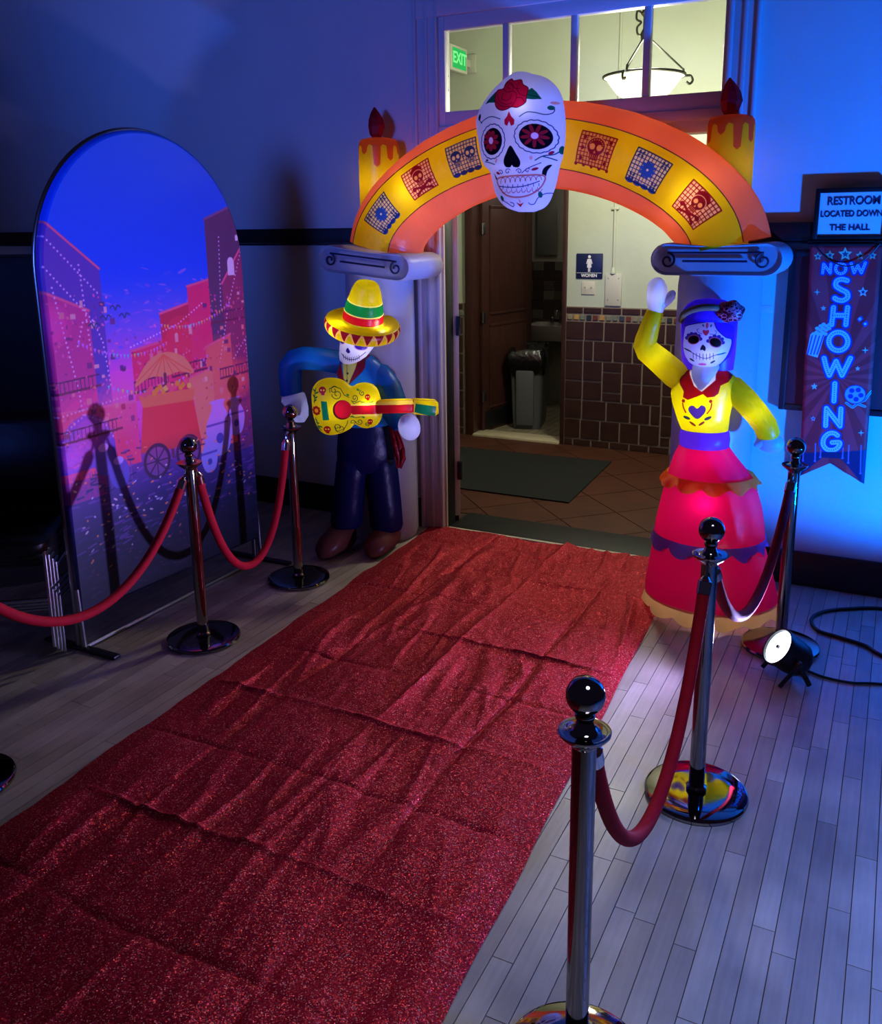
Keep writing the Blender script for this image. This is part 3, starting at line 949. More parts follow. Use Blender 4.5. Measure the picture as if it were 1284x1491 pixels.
def rope(a, b, zlow, label, frac=.5):
    A = Vector((*ST[a], 0)); B = Vector((*ST[b], 0))
    d = (B - A); Lh = d.length; d.normalize()
    t = empty('velvet_rope', A, label, 'rope', 'red velvet ropes between the stanchions')
    s1, s2, zt = .05, Lh - .05, .80
    span = s2 - s1
    sag = zt - zlow
    lo, hi = .02, 20
    for _ in range(80):
        m_ = (lo + hi) / 2
        v = m_ * (math.cosh(min(span / 2 / m_, 50)) - 1)
        if v > sag: lo = m_
        else: hi = m_
    path = []
    for k in range(49):
        s = s1 + span * k / 48
        path.append((d.x * s, d.y * s, zlow + m_ * (math.cosh((s - s1 - span / 2) / m_) - 1)))
    # even spacing
    build('rope', MB().tube(path, .0195, 16), M['velvet'], t)
    for P, Q, e in ((path[0], path[1], s1), (path[-1], path[-2], s2)):
        P, Q = Vector(P), Vector(Q)
        n = (P - Q).normalized()
        build('end_cap', MB().tube([P - n * .045, P - n * .005, P, P + n * .012], [.0225, .0225, .018, .010], 14), M['bright'], t)
        s_p = .024 if e < Lh / 2 else Lh - .024
        hk = Vector((d.x * s_p, d.y * s_p, .842))
        build('hook', MB().tube(catmull([P + n * .008, P + n * .03 + Vector((0, 0, .0)), (P + n * .02 + hk) / 2 + Vector((0, 0, .014)), hk], 5), .0055, 8), M['bright'], t)
rope('LF', 'LR', .235, 'red velvet rope hanging between the backdrop stanchion and the guitar figure')
rope('L5', 'LF', .395, 'red velvet rope sagging in front of the arched backdrop at the left')
rope('RF', 'RM', .295, 'dark red velvet rope from the nearest stanchion to the mirrored base one')
rope('RM', 'RR', .445, 'dark red velvet rope hanging across the pink skirt')

# ------------------------------------------------------------------ arched backdrop
bd = empty('arched_backdrop', (-3.25, 3.22, 0), 'arched photo backdrop printed with a night-time fiesta town, on a tube frame', 'backdrop')
BW, BS, BZ0 = .64, 1.71, .14
cvs = Canvas(-.66, .66, .1, 2.4, 300, (14, 44, 205))
rb_ = random.Random(21)
# printed night sky: deep blue above, violet towards the town
hh = cvs.h
zz = np.linspace(.1, 2.4, hh)
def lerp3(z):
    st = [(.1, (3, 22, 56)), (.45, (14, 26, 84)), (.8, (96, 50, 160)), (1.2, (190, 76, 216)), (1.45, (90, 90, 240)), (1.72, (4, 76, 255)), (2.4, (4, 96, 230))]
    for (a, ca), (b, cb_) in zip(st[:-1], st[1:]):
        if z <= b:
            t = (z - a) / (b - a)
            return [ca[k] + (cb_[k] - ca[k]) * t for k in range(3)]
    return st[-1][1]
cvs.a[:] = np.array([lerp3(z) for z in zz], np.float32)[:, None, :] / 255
# far lights of the town on the hill
for _ in range(150):
    x, z = rb_.uniform(-.4, .45), rb_.gauss(1.5, .1)
    cvs.ell((x, z), rb_.uniform(.01, .035), rb_.uniform(.003, .008), rb_.choice([(110, 90, 240), (150, 110, 240), (60, 90, 250)]), rot=rb_.uniform(-.4, .4), al=.6)
def house(x0, x1, z0, z1, col, sl=0, trim=(200, 90, 150)):
    cvs.fill([(x0, z0), (x1, z0), (x1, z1 + sl), (x0, z1)], col)
    cvs.stroke([(x0, z1), (x1, z1 + sl)], .012, trim)
def lights(pts, col=(230, 190, 250), r=.005, step=.022):
    for (a, b) in zip(pts[:-1], pts[1:]):
        L = math.hypot(b[0] - a[0], b[1] - a[1])
        for k in range(int(L / step) + 1):
            t = k * step / L
            cvs.ell((a[0] + (b[0] - a[0]) * t, a[1] + (b[1] - a[1]) * t), r, r, col, n=10)
def archwin(x, z, w, h, col):
    cvs.fill([(x - w, z)] + [(x + w * math.cos(a), z + h + w * math.sin(a)) for a in np.linspace(0, PI, 10)][::1] + [(x - w, z)], col)
    cvs.fill([(x - w, z), (x + w, z), (x + w, z + h), (x - w, z + h)], col)
house(-.66, -.34, .8, 1.98, (72, 60, 190), -.25)
house(-.66, -.42, .7, 1.65, (150, 50, 150), -.1)
house(-.66, -.2, .8, 1.12, (205, 60, 120), -.02)
house(-.2, .12, 1.1, 1.34, (190, 40, 110), .04); house(.0, .32, 1.1, 1.5, (150, 34, 90), .06); house(.2, .5, 1.05, 1.62, (176, 36, 120), .05)
house(.36, .66, .7, 1.95, (70, 56, 110), .1, (90, 80, 150))
house(.46, .66, .7, 1.62, (110, 50, 110), .22)
house(.30, .5, .75, 1.3, (226, 96, 110), .05); house(.16, .34, .75, 1.16, (238, 130, 120), .03)
archwin(.54, 1.66, .026, .07, (196, 210, 250)); archwin(.6, 1.84, .012, .02, (220, 220, 250))
for x, z in ((-.1, 1.22), (0.02, 1.25), (.1, 1.35), (.2, 1.38), (.26, 1.2), (-.02, 1.12), (.14, 1.22)):
    archwin(x, z, .012, .035, (250, 200, 200))
for p in ([(-.66, 1.92), (-.36, 1.62)], [(-.66, 1.78), (-.4, 1.5)], [(-.6, 1.66), (-.52, 1.2), (-.5, .95)], [(-.45, 1.75), (-.43, 1.35)], [(-.5, 1.4), (-.46, 1.5), (-.4, 1.5), (-.36, 1.4), (-.34, 1.2)],
          [(.66, 1.86), (.5, 1.5), (.4, 1.2)], [(.66, 1.35), (.5, 1.2)], [(-.2, 1.36), (.12, 1.44), (.3, 1.53)], [(-.18, 1.2), (.2, 1.3)], [(-.66, 1.1), (-.2, 1.14)], [(.46, 1.86), (.44, 1.5)], [(.62, 1.3), (.64, .95)]):
    lights(p)
archwin(-.5, .84, .15, .1, (40, 60, 220)); lights([(-.65, .95), (-.6, 1.04), (-.5, 1.09), (-.4, 1.04), (-.35, .95)], (180, 170, 255))
for k in range(14):
    cvs.stroke([(-.66 + k * .03, .72), (-.66 + k * .03, .82)], .008, (110, 60, 170))
# cobbled street
for _ in range(520):
    z = .2 + .68 * rb_.random() ** 1.2
    x = rb_.uniform(-.64, .64)
    w_ = .02 + .05 * (1 - z)
    c0 = rb_.choice([(60, 40, 130), (100, 60, 170), (34, 36, 110), (130, 70, 180)])
    if z < .42: c0 = rb_.choice([(12, 34, 90), (20, 30, 96), (40, 34, 100)])
    cvs.stroke([(x, z), (x + w_, z + rb_.uniform(-.006, .01))], .009, c0, al=.8)
# glows round the lamps, windows, balconies and bunting
def halo(x, z, r, col, a=.16):
    for k in range(6): cvs.ell((x, z), r * (1 - k / 6), r * (1 - k / 6), col, al=a)
for x, z, r, c in ((-.5, 1.0, .2, (255, 90, 170)), (-.3, 1.1, .16, (255, 120, 170)), (-.05, 1.25, .14, (255, 60, 120)), (.15, 1.3, .18, (255, 70, 110)), (.38, 1.2, .16, (255, 120, 110)), (.33, .95, .22, (255, 140, 120)), (-.05, 1.0, .25, (240, 90, 220)), (.55, 1.1, .12, (255, 140, 90)), (-.6, .88, .12, (230, 110, 255)), (-.62, 1.5, .1, (220, 80, 200))):
    halo(x, z, r, c, .11)
for _ in range(70):
    x, z = rb_.uniform(-.62, .62), rb_.uniform(.95, 1.6)
    if abs(x) < .25 and z > 1.4: continue
    w_, h_ = rb_.uniform(.008, .016), rb_.uniform(.012, .03)
    cvs.fill([(x - w_, z), (x + w_, z), (x + w_, z + h_), (x - w_, z + h_)], rb_.choice([(255, 190, 190), (120, 30, 90), (90, 40, 130), (250, 140, 150), (60, 40, 120)]), al=.8)
for x0, x1, z in ((-.66, -.4, 1.2), (-.64, -.3, .98), (.36, .66, 1.42), (.4, .66, 1.12), (.05, .3, 1.18), (-.2, .05, 1.14)):
    cvs.stroke([(x0, z), (x1, z + .01)], .01, (90, 30, 80)); cvs.stroke([(x0, z + .05), (x1, z + .06)], .006, (70, 30, 90))
    for k in range(int((x1 - x0) / .022)):
        cvs.stroke([(x0 + k * .022, z), (x0 + k * .022, z + .055)], .004, (80, 34, 100))
for a, b, sag in (((-.5, 1.42), (.02, 1.36), .06), ((-.36, 1.2), (.3, 1.26), .09), ((.0, 1.45), (.5, 1.52), .05)):
    for k in range(26):
        t = k / 25
        x = a[0] + (b[0] - a[0]) * t; z = a[1] + (b[1] - a[1]) * t - sag * 4 * t * (1 - t)
        cvs.fill([(x, z), (x + .015, z), (x + .0075, z - .022)], rb_.choice([(255, 120, 160), (255, 190, 110), (150, 120, 255), (90, 200, 230)]))
for x, z in ((-.33, 1.5), (-.27, 1.54), (-.4, 1.47), (-.22, 1.5)):
    cvs.stroke(catmull([(x - .03, z + .012), (x - .012, z + .02), (x, z), (x + .012, z + .02), (x + .03, z + .012)], 4), .006, (30, 60, 130))
for _ in range(420):
    x, z = rb_.uniform(-.64, .64), rb_.uniform(.9, 1.62)
    if abs(x) < .3 and z > 1.45: continue
    cvs.ell((x, z), rb_.uniform(.003, .012), rb_.uniform(.003, .007), rb_.choice([(255, 120, 190), (200, 90, 230), (90, 30, 110), (255, 150, 150), (120, 60, 200)]), rot=rb_.uniform(0, 3), al=.55, n=10)
# market stall with straw umbrella, red cart, pale jars (plain town furniture)
cvs.fill(catmull([(-.2, 1.17), (-.1, 1.28), (.02, 1.31), (.14, 1.27), (.2, 1.18), (.1, 1.2), (0, 1.19), (-.1, 1.2)], 6, True), (214, 140, 110))
for k in range(7):
    cvs.stroke([(0, 1.3), (-.18 + k * .06, 1.19)], .006, (176, 100, 80))
cvs.stroke([(.0, 1.2), (.01, .78)], .02, (90, 50, 90))
cvs.fill([(-.2, .84), (.22, .80), (.18, 1.06), (-.16, 1.08)], (176, 62, 80)); cvs.fill([(-.16, 1.06), (.18, 1.04), (.2, 1.1), (-.18, 1.12)], (226, 120, 90))
for k in range(16):
    cvs.ell((-.14 + k * .02, 1.12 + .012 * (k % 3)), .016, .015, rb_.choice([(240, 150, 60), (235, 90, 120), (250, 190, 90)]))
for x in (-.1, .12):
    cvs.ell((x, .78), .09, .09, (60, 30, 80)); cvs.ell((x, .78), .072, .072, (120, 70, 150))
    for k in range(8):
        cvs.stroke([(x, .78), (x + .08 * math.cos(k * PI / 4), .78 + .08 * math.sin(k * PI / 4))], .008, (60, 30, 80))
for x, z, s in ((.36, .72, 1.15), (.5, .80, .8), (.27, .64, .7)):
    cvs.fill(catmull([(x - .05 * s, z), (x - .09 * s, z + .12 * s), (x - .04 * s, z + .22 * s), (x - .05 * s, z + .25 * s), (x + .05 * s, z + .25 * s), (x + .04 * s, z + .22 * s), (x + .09 * s, z + .12 * s), (x + .05 * s, z)], 6, True), (150, 140, 240))
    cvs.stroke([(x - .08 * s, z + .14 * s), (x + .08 * s, z + .14 * s)], .012, (90, 80, 190))
    cvs.ell((x, z + .07 * s), .025 * s, .025 * s, (70, 70, 180))
for x, z in ((-.42, .78), (-.34, .7)):
    cvs.ell((x, z + .08), .06, .075, (90, 80, 200)); cvs.ell((x, z + .14), .03, .02, (160, 150, 250))
for _ in range(130):
    x, z = rb_.uniform(-.62, .62), rb_.gauss(.58, .12)
    cvs.ell((x, z), rb_.uniform(.005, .014), rb_.uniform(.003, .006), rb_.choice([(230, 200, 230), (240, 130, 110), (200, 190, 250), (250, 150, 90)]), rot=rb_.uniform(-.6, .6), n=10)
for _ in range(40):
    x, z = rb_.uniform(-.6, .6), rb_.uniform(.2, .42)
    cvs.ell((x, z), .012, .004, (120, 50, 100), rot=rb_.uniform(-.5, .5), n=10)
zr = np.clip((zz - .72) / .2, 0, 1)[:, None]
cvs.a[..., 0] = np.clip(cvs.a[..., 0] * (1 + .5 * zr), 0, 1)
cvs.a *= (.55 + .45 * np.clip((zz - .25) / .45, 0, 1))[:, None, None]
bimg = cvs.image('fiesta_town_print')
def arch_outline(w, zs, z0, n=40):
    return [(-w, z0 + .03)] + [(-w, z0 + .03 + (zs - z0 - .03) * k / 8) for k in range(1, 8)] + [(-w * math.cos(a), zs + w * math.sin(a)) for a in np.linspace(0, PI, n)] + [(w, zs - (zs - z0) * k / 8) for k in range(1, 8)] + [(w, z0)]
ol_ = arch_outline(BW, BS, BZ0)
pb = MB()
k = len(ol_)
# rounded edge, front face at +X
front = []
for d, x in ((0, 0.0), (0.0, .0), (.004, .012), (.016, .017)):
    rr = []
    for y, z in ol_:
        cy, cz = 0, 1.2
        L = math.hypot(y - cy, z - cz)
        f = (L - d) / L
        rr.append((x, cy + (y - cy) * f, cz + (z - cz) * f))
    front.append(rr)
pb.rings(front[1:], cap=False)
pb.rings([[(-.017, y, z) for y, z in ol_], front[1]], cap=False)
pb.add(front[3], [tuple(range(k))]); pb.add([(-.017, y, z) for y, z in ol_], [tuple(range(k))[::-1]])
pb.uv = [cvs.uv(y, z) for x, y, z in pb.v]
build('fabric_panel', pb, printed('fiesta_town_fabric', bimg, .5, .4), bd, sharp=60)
build('frame_tube', MB().tube([(-.03, y * .99, z) for y, z in [(-BW, .01)] + ol_ + [(BW, .01)]], .014, 10), M['steel'], bd)
build('bottom_bar', MB().tube([(0.01, -BW + .01, .013), (.01, BW, .013)], .013, 10), M['steel'], bd)
for y in (-BW, BW):
    build('foot', MB().bbox(-.24, .22, y - .02, y + .02, 0, .018, .004), M['plastic_black'], bd)
    build('leg', MB().tube([(.01, y, .015), (.0, y, .3)], .013, 10), M['steel'], bd)

# ------------------------------------------------------------------ stack of black chairs at the left
M['chairchrome'] = mat('bright_chair_chrome', (214, 218, 226), .22, metal=1)
def chair(label):
    t = empty('stacking_chair', (0, 0, 0), label, 'chair', 'black padded chairs nested left of the backdrop')
    w, d = .46, .45
    build('seat', MB().rings([rrect(0, 0, w - .04, d - .04, .43, .06, 5), rrect(0, 0, w, d, .445, .07, 5), rrect(0, 0, w, d, .475, .07, 5), rrect(0, 0, w - .05, d - .05, .495, .06, 5)]), M['darkvinyl'], t)
    bk = MB()
    rs = []
    for z, y, th, ww in ((.60, .20, .02, .40), (.64, .205, .045, .46), (.80, .235, .05, .47), (.92, .262, .045, .46), (.965, .272, .03, .42), (.975, .274, .01, .36)):
        rs.append(rrect(0, y, ww, th, z, min(.02, th * .45), 4))
    bk.rings(rs)
    build('backrest', bk, M['darkvinyl'], t)
    for sx in (-1, 1):
        build('leg', MB().tube([(sx * .215, -.21, .0), (sx * .215, -.19, .44)], .0085, 10), M['chairchrome'], t)
        build('leg', MB().tube([(sx * .215, .25, .0), (sx * .215, .2, .44), (sx * .21, .225, .66)], .009, 10), M['chairchrome'], t)
        build('side_rail', MB().tube([(sx * .218, -.195, .425), (sx * .218, .2, .425)], .010, 10), M['chairchrome'], t)
    build('stretcher', MB().tube([(-.21, -.2, .22), (.21, -.2, .22)], .009, 10), M['chairchrome'], t)
    build('stretcher', MB().tube([(.216, -.2, .26), (.216, .22, .2)], .009, 10), M['chairchrome'], t)
    return t
ord_ = ['lowest', 'second from the bottom', 'second from the top', 'topmost']
c0 = chair('black padded chair with chrome legs, lowest of the four nested beside the backdrop')
CR = math.radians(38)
cbase = Vector((-3.60, 2.555, 0))
fw = Vector((math.sin(CR), -math.cos(CR), 0))
c0.location = cbase; c0.rotation_euler = (0, 0, CR)
for k in range(1, 4):
    dup(c0, cbase + fw * .052 * k + Vector((0, 0, .036 * k)), CR, 'black padded chrome-legged chair, %s of four nested beside the backdrop' % ord_[k])
# tall black draped stack behind the chairs
dr_ = empty('draped_stack', (-4.42, 3.22, 0), 'tall stack under a black cloth, behind the nested chairs', 'stack', rz=math.radians(50))
rs = []
for z, f in ((0, 1.04), (.3, 1.03), (.7, 1.02), (.96, 1.01), (.975, .985), (1.3, .98), (1.6, .97), (1.73, .95), (1.765, .91), (1.775, .82)):
    rr = []
    for kk, p in enumerate(rrect(0, 0, 1.05 * f, .62 * f, z, .07, 12)):
        w = 1 + .016 * math.sin(kk * 1.35) * (1 - z / 2.2) + .012 * noise.noise((p[0] * 6, p[1] * 6, z * .8))
        rr.append((p[0] * w, p[1] * w, p[2]))
    rs.append(rr)
build('black_cloth', MB().rings(rs), mat('black_drape_cloth', (12, 12, 15), .7, bump=.2, bscale=12), dr_)

# ------------------------------------------------------------------ wall decorations right of the arch
mb_ = build('notice_board', MB().bbox(-.52, .46, 4.775, 4.806, .96, 1.77, .004), mat('maroon_board_felt', (128, 12, 26), .7, bump=.2, bscale=60), thing=('maroon board on the wall behind the hanging show banner', 'board'))
bfm = mat('dark_board_frame', (64, 14, 22), .4)
build('frame', MB().bbox(-.52, -.49, 4.765, 4.78, .96, 1.77, .004).bbox(.43, .46, 4.765, 4.78, .96, 1.77, .004).bbox(-.49, .43, 4.765, 4.78, 1.74, 1.77, .004).bbox(-.49, .43, 4.765, 4.78, .96, .99, .004), bfm, mb_)

# NOW SHOWING banner, drawn in the photograph's own layout and flattened to metres
H_now = (0.0003901395, 4.1466025e-05, -0.49256062, 7.214506e-05, -0.00046039265, 1.8168436, 4.074912e-05, -1.9317539e-05, 1)
fn = hmap(H_now)
cn = Canvas(-.45, -.05, .56, 1.82, 520, (222, 34, 42), fn)
# sun rays of the print
ctr = (-.25, 1.15)
cn.mp = None
for k in range(18):
    a = k * PI / 9
    cn.fill([ctr, (ctr[0] + 2 * math.cos(a), ctr[1] + 2 * math.sin(a)), (ctr[0] + 2 * math.cos(a + .17), ctr[1] + 2 * math.sin(a + .17))], (246, 50, 62))
cn.mp = fn
blu, lt, dk = (24, 50, 150), (196, 214, 255), (44, 70, 180)
def letter(paths, w=.024):
    for p in paths: cn.stroke(p, w + .016, blu)
    for p in paths: cn.stroke(p, w, lt)
    for p in paths:
        q = [fn(a) for a in p]
        L = [0]
        for a, b in zip(q[:-1], q[1:]): L.append(L[-1] + math.hypot(b[0] - a[0], b[1] - a[1]))
        cn.mp = None
        n = max(int(L[-1] / .0105), 1)
        for k in range(n + 1):
            s = L[-1] * k / n
            i = min(int(np.searchsorted(L, s, side='right')) - 1, len(q) - 2)
            t = (s - L[i]) / max(L[i + 1] - L[i], 1e-6)
            cn.ell((q[i][0] + (q[i + 1][0] - q[i][0]) * t, q[i][1] + (q[i + 1][1] - q[i][1]) * t), .0028, .0028, dk, n=10)
        cn.mp = fn
def circ(c, rx, ry, a0=0, a1=360, n=28):
    return [(c[0] + rx * math.cos(math.radians(a0 + (a1 - a0) * t)), c[1] + ry * math.sin(math.radians(a0 + (a1 - a0) * t))) for t in np.linspace(0, 1, n)]
OY = 1412
letter([[(303, 370), (313, 268), (388, 368), (395, 268)]], .013)
letter([circ((507, 320), 58, 58)], .013)
letter([[(625, 262), (660, 368), (700, 285), (742, 368), (787, 255)]], .013)
letter([catmull([(580, 455), (520, 440), (462, 460), (455, 515), (510, 555), (575, 590), (585, 645), (535, 680), (475, 675), (440, 655)], 5)])
letter([[(425, 760), (405, 955)], [(585, 760), (565, 955)], [(415, 850), (575, 850)]])
letter([circ((480, 1145), 108, 105)])
letter([catmull([(318, 1335), (345, 1440), (378, 1530)], 4) + [(455, 1370), (522, 1530), (618, 1335)]])
letter([[(440, OY + 210), (430, OY + 410)]])
letter([[(335, OY + 690), (345, OY + 490), (500, OY + 695), (510, OY + 495)]])
letter([catmull([(470, OY + 800), (430, OY + 775), (370, OY + 780), (318, OY + 830), (308, OY + 900), (350, OY + 955), (420, OY + 965), (475, OY + 935), (495, OY + 880), (410, OY + 880)], 5)])
def star(c, r, col, k=.45, n=5, fill_=None, rot=-90):
    p = [(c[0] + (r if i % 2 == 0 else r * k) * math.cos(math.radians(rot + 180 * i / n)), c[1] + (r if i % 2 == 0 else r * k) * math.sin(math.radians(rot + 180 * i / n))) for i in range(2 * n)]
    cn.fill(p, col)
    if fill_: cn.fill([(c[0] + (a[0] - c[0]) * .5, c[1] + (a[1] - c[1]) * .5) for a in p], fill_)
for c, r in (((248, 182), 50), ((385, 168), 58), ((558, 155), 85), ((728, 172), 55), ((868, 172), 52)):
    star(c, r, (190, 200, 150), fill_=(60, 60, 90))
star((760, 585), 60, (210, 210, 210), fill_=(90, 40, 80)); star((310, 770), 35, (170, 190, 170)); star((240, 585), 42, (170, 190, 160), .25, 4); star((785, 1245), 45, (150, 200, 180), .25, 4)
star((700, OY + 40), 32, (180, 190, 180)); star((208, OY + 245), 42, (150, 200, 190)); star((195, OY + 610), 32, (200, 190, 190), fill_=(110, 40, 80)); star((738, OY + 770), 42, (150, 190, 180), .25, 4)
# popcorn box, tickets, film reel
cn.fill([(165, 1060), (330, 1060), (245, 1330), (115, 1290)], (200, 210, 250))
for k in range(4):
    cn.stroke([(185 + k * 42, 1075), (130 + k * 36, 1290)], .006, (90, 60, 150))
for k in range(14):
    cn.ell((200 + (k % 5) * 34 + (k // 5) * 40, 1060 - (k // 5) * 45 - (k % 2) * 18), 24, 20, (170, 200, 235))
cn.fill([(690, 890), (740, 850), (765, 890), (715, 930)], (60, 70, 170)); cn.ell((725, 890), 18, 18, (190, 200, 250)); cn.fill([(750, 940), (800, 905), (825, 950), (775, 985)], (60, 70, 170)); cn.ell((785, 945), 16, 14, (220, 225, 250))
for p in ([(570, OY + 430), (640, OY + 480), (700, OY + 440), (780, OY + 470)], [(700, OY + 430), (780, OY + 400), (830, OY + 330), (858, OY + 300)]):
    cn.stroke(p, .012, (130, 200, 180)); cn.stroke(p, .005, (40, 90, 120))
cn.ell((670, OY + 335), 125, 108, blu); cn.ell((670, OY + 335), 115, 99, (150, 170, 240))
for k in range(5):
    a = math.radians(-60 + 72 * k)
    cn.ell((675 + 62 * math.cos(a), OY + 332 + 56 * math.sin(a)), 30, 26, (40, 46, 140))
# dark swallowtail band with hanging lines
cn.fill([(40, OY + 1000), (300, OY + 985), (520, OY + 985), (820, OY + 960), (790, OY + 1390), (510, OY + 1060), (300, OY + 1050), (30, OY + 1260)], (34, 24, 72))
for x, za, zb in ((85, 1000, 1085), (222, 890, 1090), (283, 960, 1045), (535, 940, 1055), (600, 910, 1110), (738, 910, 1230)):
    cn.stroke([(x, OY + za), (x - 8, OY + zb)], .006, (150, 110, 180)); cn.ell((x - 8, OY + zb), 14, 12, (150, 110, 180))
nim = cn.image('show_banner_print')
now = empty('show_banner', (-.25, 4.745, 0), 'maroon NOW SHOWING banner with swallowtail end hanging in front of the board', 'banner')
pol = [(-.425, 1.795), (-.103, 1.795), (-.095, 1.2), (-.078, .612), (-.236, .706), (-.39, .622), (-.4, 1.0), (-.41, 1.4)]
nb = MB()
npz, npx = 60, 16
zt_ = np.linspace(1.795, .612, npz)
vv, uu = [], []
for i, z in enumerate(zt_):
    f = (1.795 - z) / (1.795 - .612)
    xl = -.425 + .037 * f; xr = -.103 + .025 * f
    for j in range(npx):
        t = j / (npx - 1)
        x = xl + (xr - xl) * t
        zz_ = z
        # swallowtail: lower edge rises to the notch
        notch = .612 + .1 * (1 - abs(t - .48) / .52) if t else .622
        lim = .615 + .092 * max(0, 1 - abs(t - .48) / .5)
        if z < lim: zz_ = lim
        y = .004 * noise.noise((x * 9, zz_ * 5, 1)) + .002 * math.sin(zz_ * 30)
        vv.append((x + .25, y, zz_)); uu.append(cn.uv(x, zz_))
ff = [(i * npx + j, i * npx + j + 1, (i + 1) * npx + j + 1, (i + 1) * npx + j) for i in range(npz - 1) for j in range(npx - 1)]
ff = [q for q in ff if abs(vv[q[0]][2] - vv[q[3]][2]) + abs(vv[q[1]][2] - vv[q[2]][2]) > 1e-6]
nb.add(vv, ff, uu)
nbo = build('cloth', nb, printed('show_banner_cloth', nim, .6, .3), now, sharp=80)
sm_ = nbo.modifiers.new('thickness', 'SOLIDIFY'); sm_.thickness = .0025
build('hanging_rod', MB().tube([(-.185, -.002, 1.797), (.155, -.002, 1.797)], .007, 10), M['plastic_black'], now)
build('cord', MB().tube(catmull([(-.155, -.012, 1.80), (-.10, -.014, 1.74), (-.03, -.016, 1.70), (.03, -.016, 1.70), (.09, -.014, 1.74), (.135, -.012, 1.80)], 6), .003, 8), M['plastic_black'], now)

# framed sign standing on the rail
sgn = empty('framed_sign', (-.22, 4.765, 1.912), 'black framed paper sign giving restroom directions, standing on the wall rail', 'sign')
fx0, fx1, fz = -.2, .13, .245
tilt = Matrix.Rotation(math.radians(-6), 4, 'X')
fr_ = MB().bbox(fx0, fx0 + .022, -.012, .012, -.095, fz - .095, .003).bbox(fx1 - .022, fx1, -.012, .012, -.095, fz - .095, .003)
fr_.bbox(fx0 + .022, fx1 - .022, -.012, .012, -.095, -.073, .003).bbox(fx0 + .022, fx1 - .022, -.012, .012, fz - .117, fz - .095, .003)
build('frame', fr_, M['plastic_black'], sgn)
build('sheet', MB().box(fx0 + .02, fx1 - .02, -.004, .006, -.075, fz - .115), mat('white_paper', (222, 222, 226), .6), sgn, smooth=False)
ink = mat('dark_blue_ink', (30, 34, 70), .6)
cxs = (fx0 + fx1) / 2
text('RESTROOM', .054, (cxs + .008, -.006, .088), FR, ink, sgn, offset=.0012, sx=.84)
text('LOCATED DOWN', .04, (cxs + .002, -.006, .028), FR, ink, sgn, offset=.001, sx=.84)
text('THE HALL', .04, (cxs, -.006, -.036), FR, ink, sgn, offset=.001)
build('rail_ledge', MB().bbox(-.22, .16, -.02, .035, -.104, -.096, .003), M['plastic_black'], sgn)

# ------------------------------------------------------------------ floor spotlight and cables
pl = empty('par_light', (-.275, 3.66, 0), 'black LED par can shining on the floor in front of the rear stanchion', 'spotlight')
ax = Vector((-.70, -.42, .57)).normalized()
q_ = ax.to_track_quat('Z', 'Y').to_matrix().to_4x4()
Mc = Matrix.Translation((-.01, .03, .118)) @ q_
can = MB().lathe([(.03, -.085), (.06, -.08), (.074, -.06), (.078, -.02), (.078, .045), (.084, .05), (.084, .064), (.077, .064), (.073, .05)], 36)
build('can', can.move(Mc), M['plastic_black'], pl)
build('lens', MB().lathe([(.0735, .05), (.0735, .054), (.001, .056)], 36).move(Mc), glow('white_led_glow', (225, 238, 255), 9), pl)
build('lens_hub', MB().lathe([(.009, .055), (.008, .064), (.001, .065)], 12).move(Mc), M['plastic_black'], pl)
for k in range(3):
    build('cooling_slot', MB().bbox(-.012, .012, .076, .081, -.03 - k * .012, -.024 - k * .012, .002).move(Mc @ Matrix.Rotation(math.radians(30), 4, 'Z')), M['steel'], pl)
side = ax.cross(Vector((0, 0, 1))).normalized()
for sg_ in (-1, 1):
    c_ = Vector((-.01, .03, .118))
    P0 = c_ + side * sg_ * .086
    fwd2 = Vector((ax.x, ax.y, 0)).normalized()
    P1 = P0 - fwd2 * .06; P1.z = .012
    P2 = P0 + fwd2 * .07; P2.z = .012
    build('bracket', MB().tube([P2, P0 - Vector((0, 0, .02)), P0], .011, 8, sx=.5), M['plastic_black'], pl)
    build('bracket', MB().tube([P1, P0], .011, 8, sx=.5), M['plastic_black'], pl)
    build('knob', MB().blob(P0 + side * sg_ * .012, (.014, .014, .014), 12, 8), M['plastic_black'], pl)
lamp('par_beam', 'SPOT', Vector((-.01, .03, .118)) + ax * .075, 340, (.42, .36, 1.0), ax, parent=pl, size=.045, angle=130, blend=1.0)
cab = mat('black_cable_rubber', (14, 14, 16), .45)
def cable(name, pts, r, lab_):
    build(name, MB().tube(catmull([(x, y, r + .001) for x, y in pts], 8), r, 10), cab, thing=(lab_, 'cable'))
cable('power_cable', [(.9, 4.62), (.3, 4.62), (.063, 4.63), (-.104, 4.546), (-.209, 4.451), (-.244, 4.338), (-.206, 4.229), (-.113, 4.193), (.005, 4.15), (.076, 4.078), (.3, 3.95), (.9, 3.9)], .0085, 'thick black cable looping across the floor below the show banner')
cable('lamp_cable', [(-.225, 3.74), (-.258, 3.80), (-.2, 3.785), (-.14, 3.761), (-.032, 3.76), (.083, 3.802), (.4, 3.86), (.9, 3.8)], .0055, 'thin black cable running right from the floor spotlight')
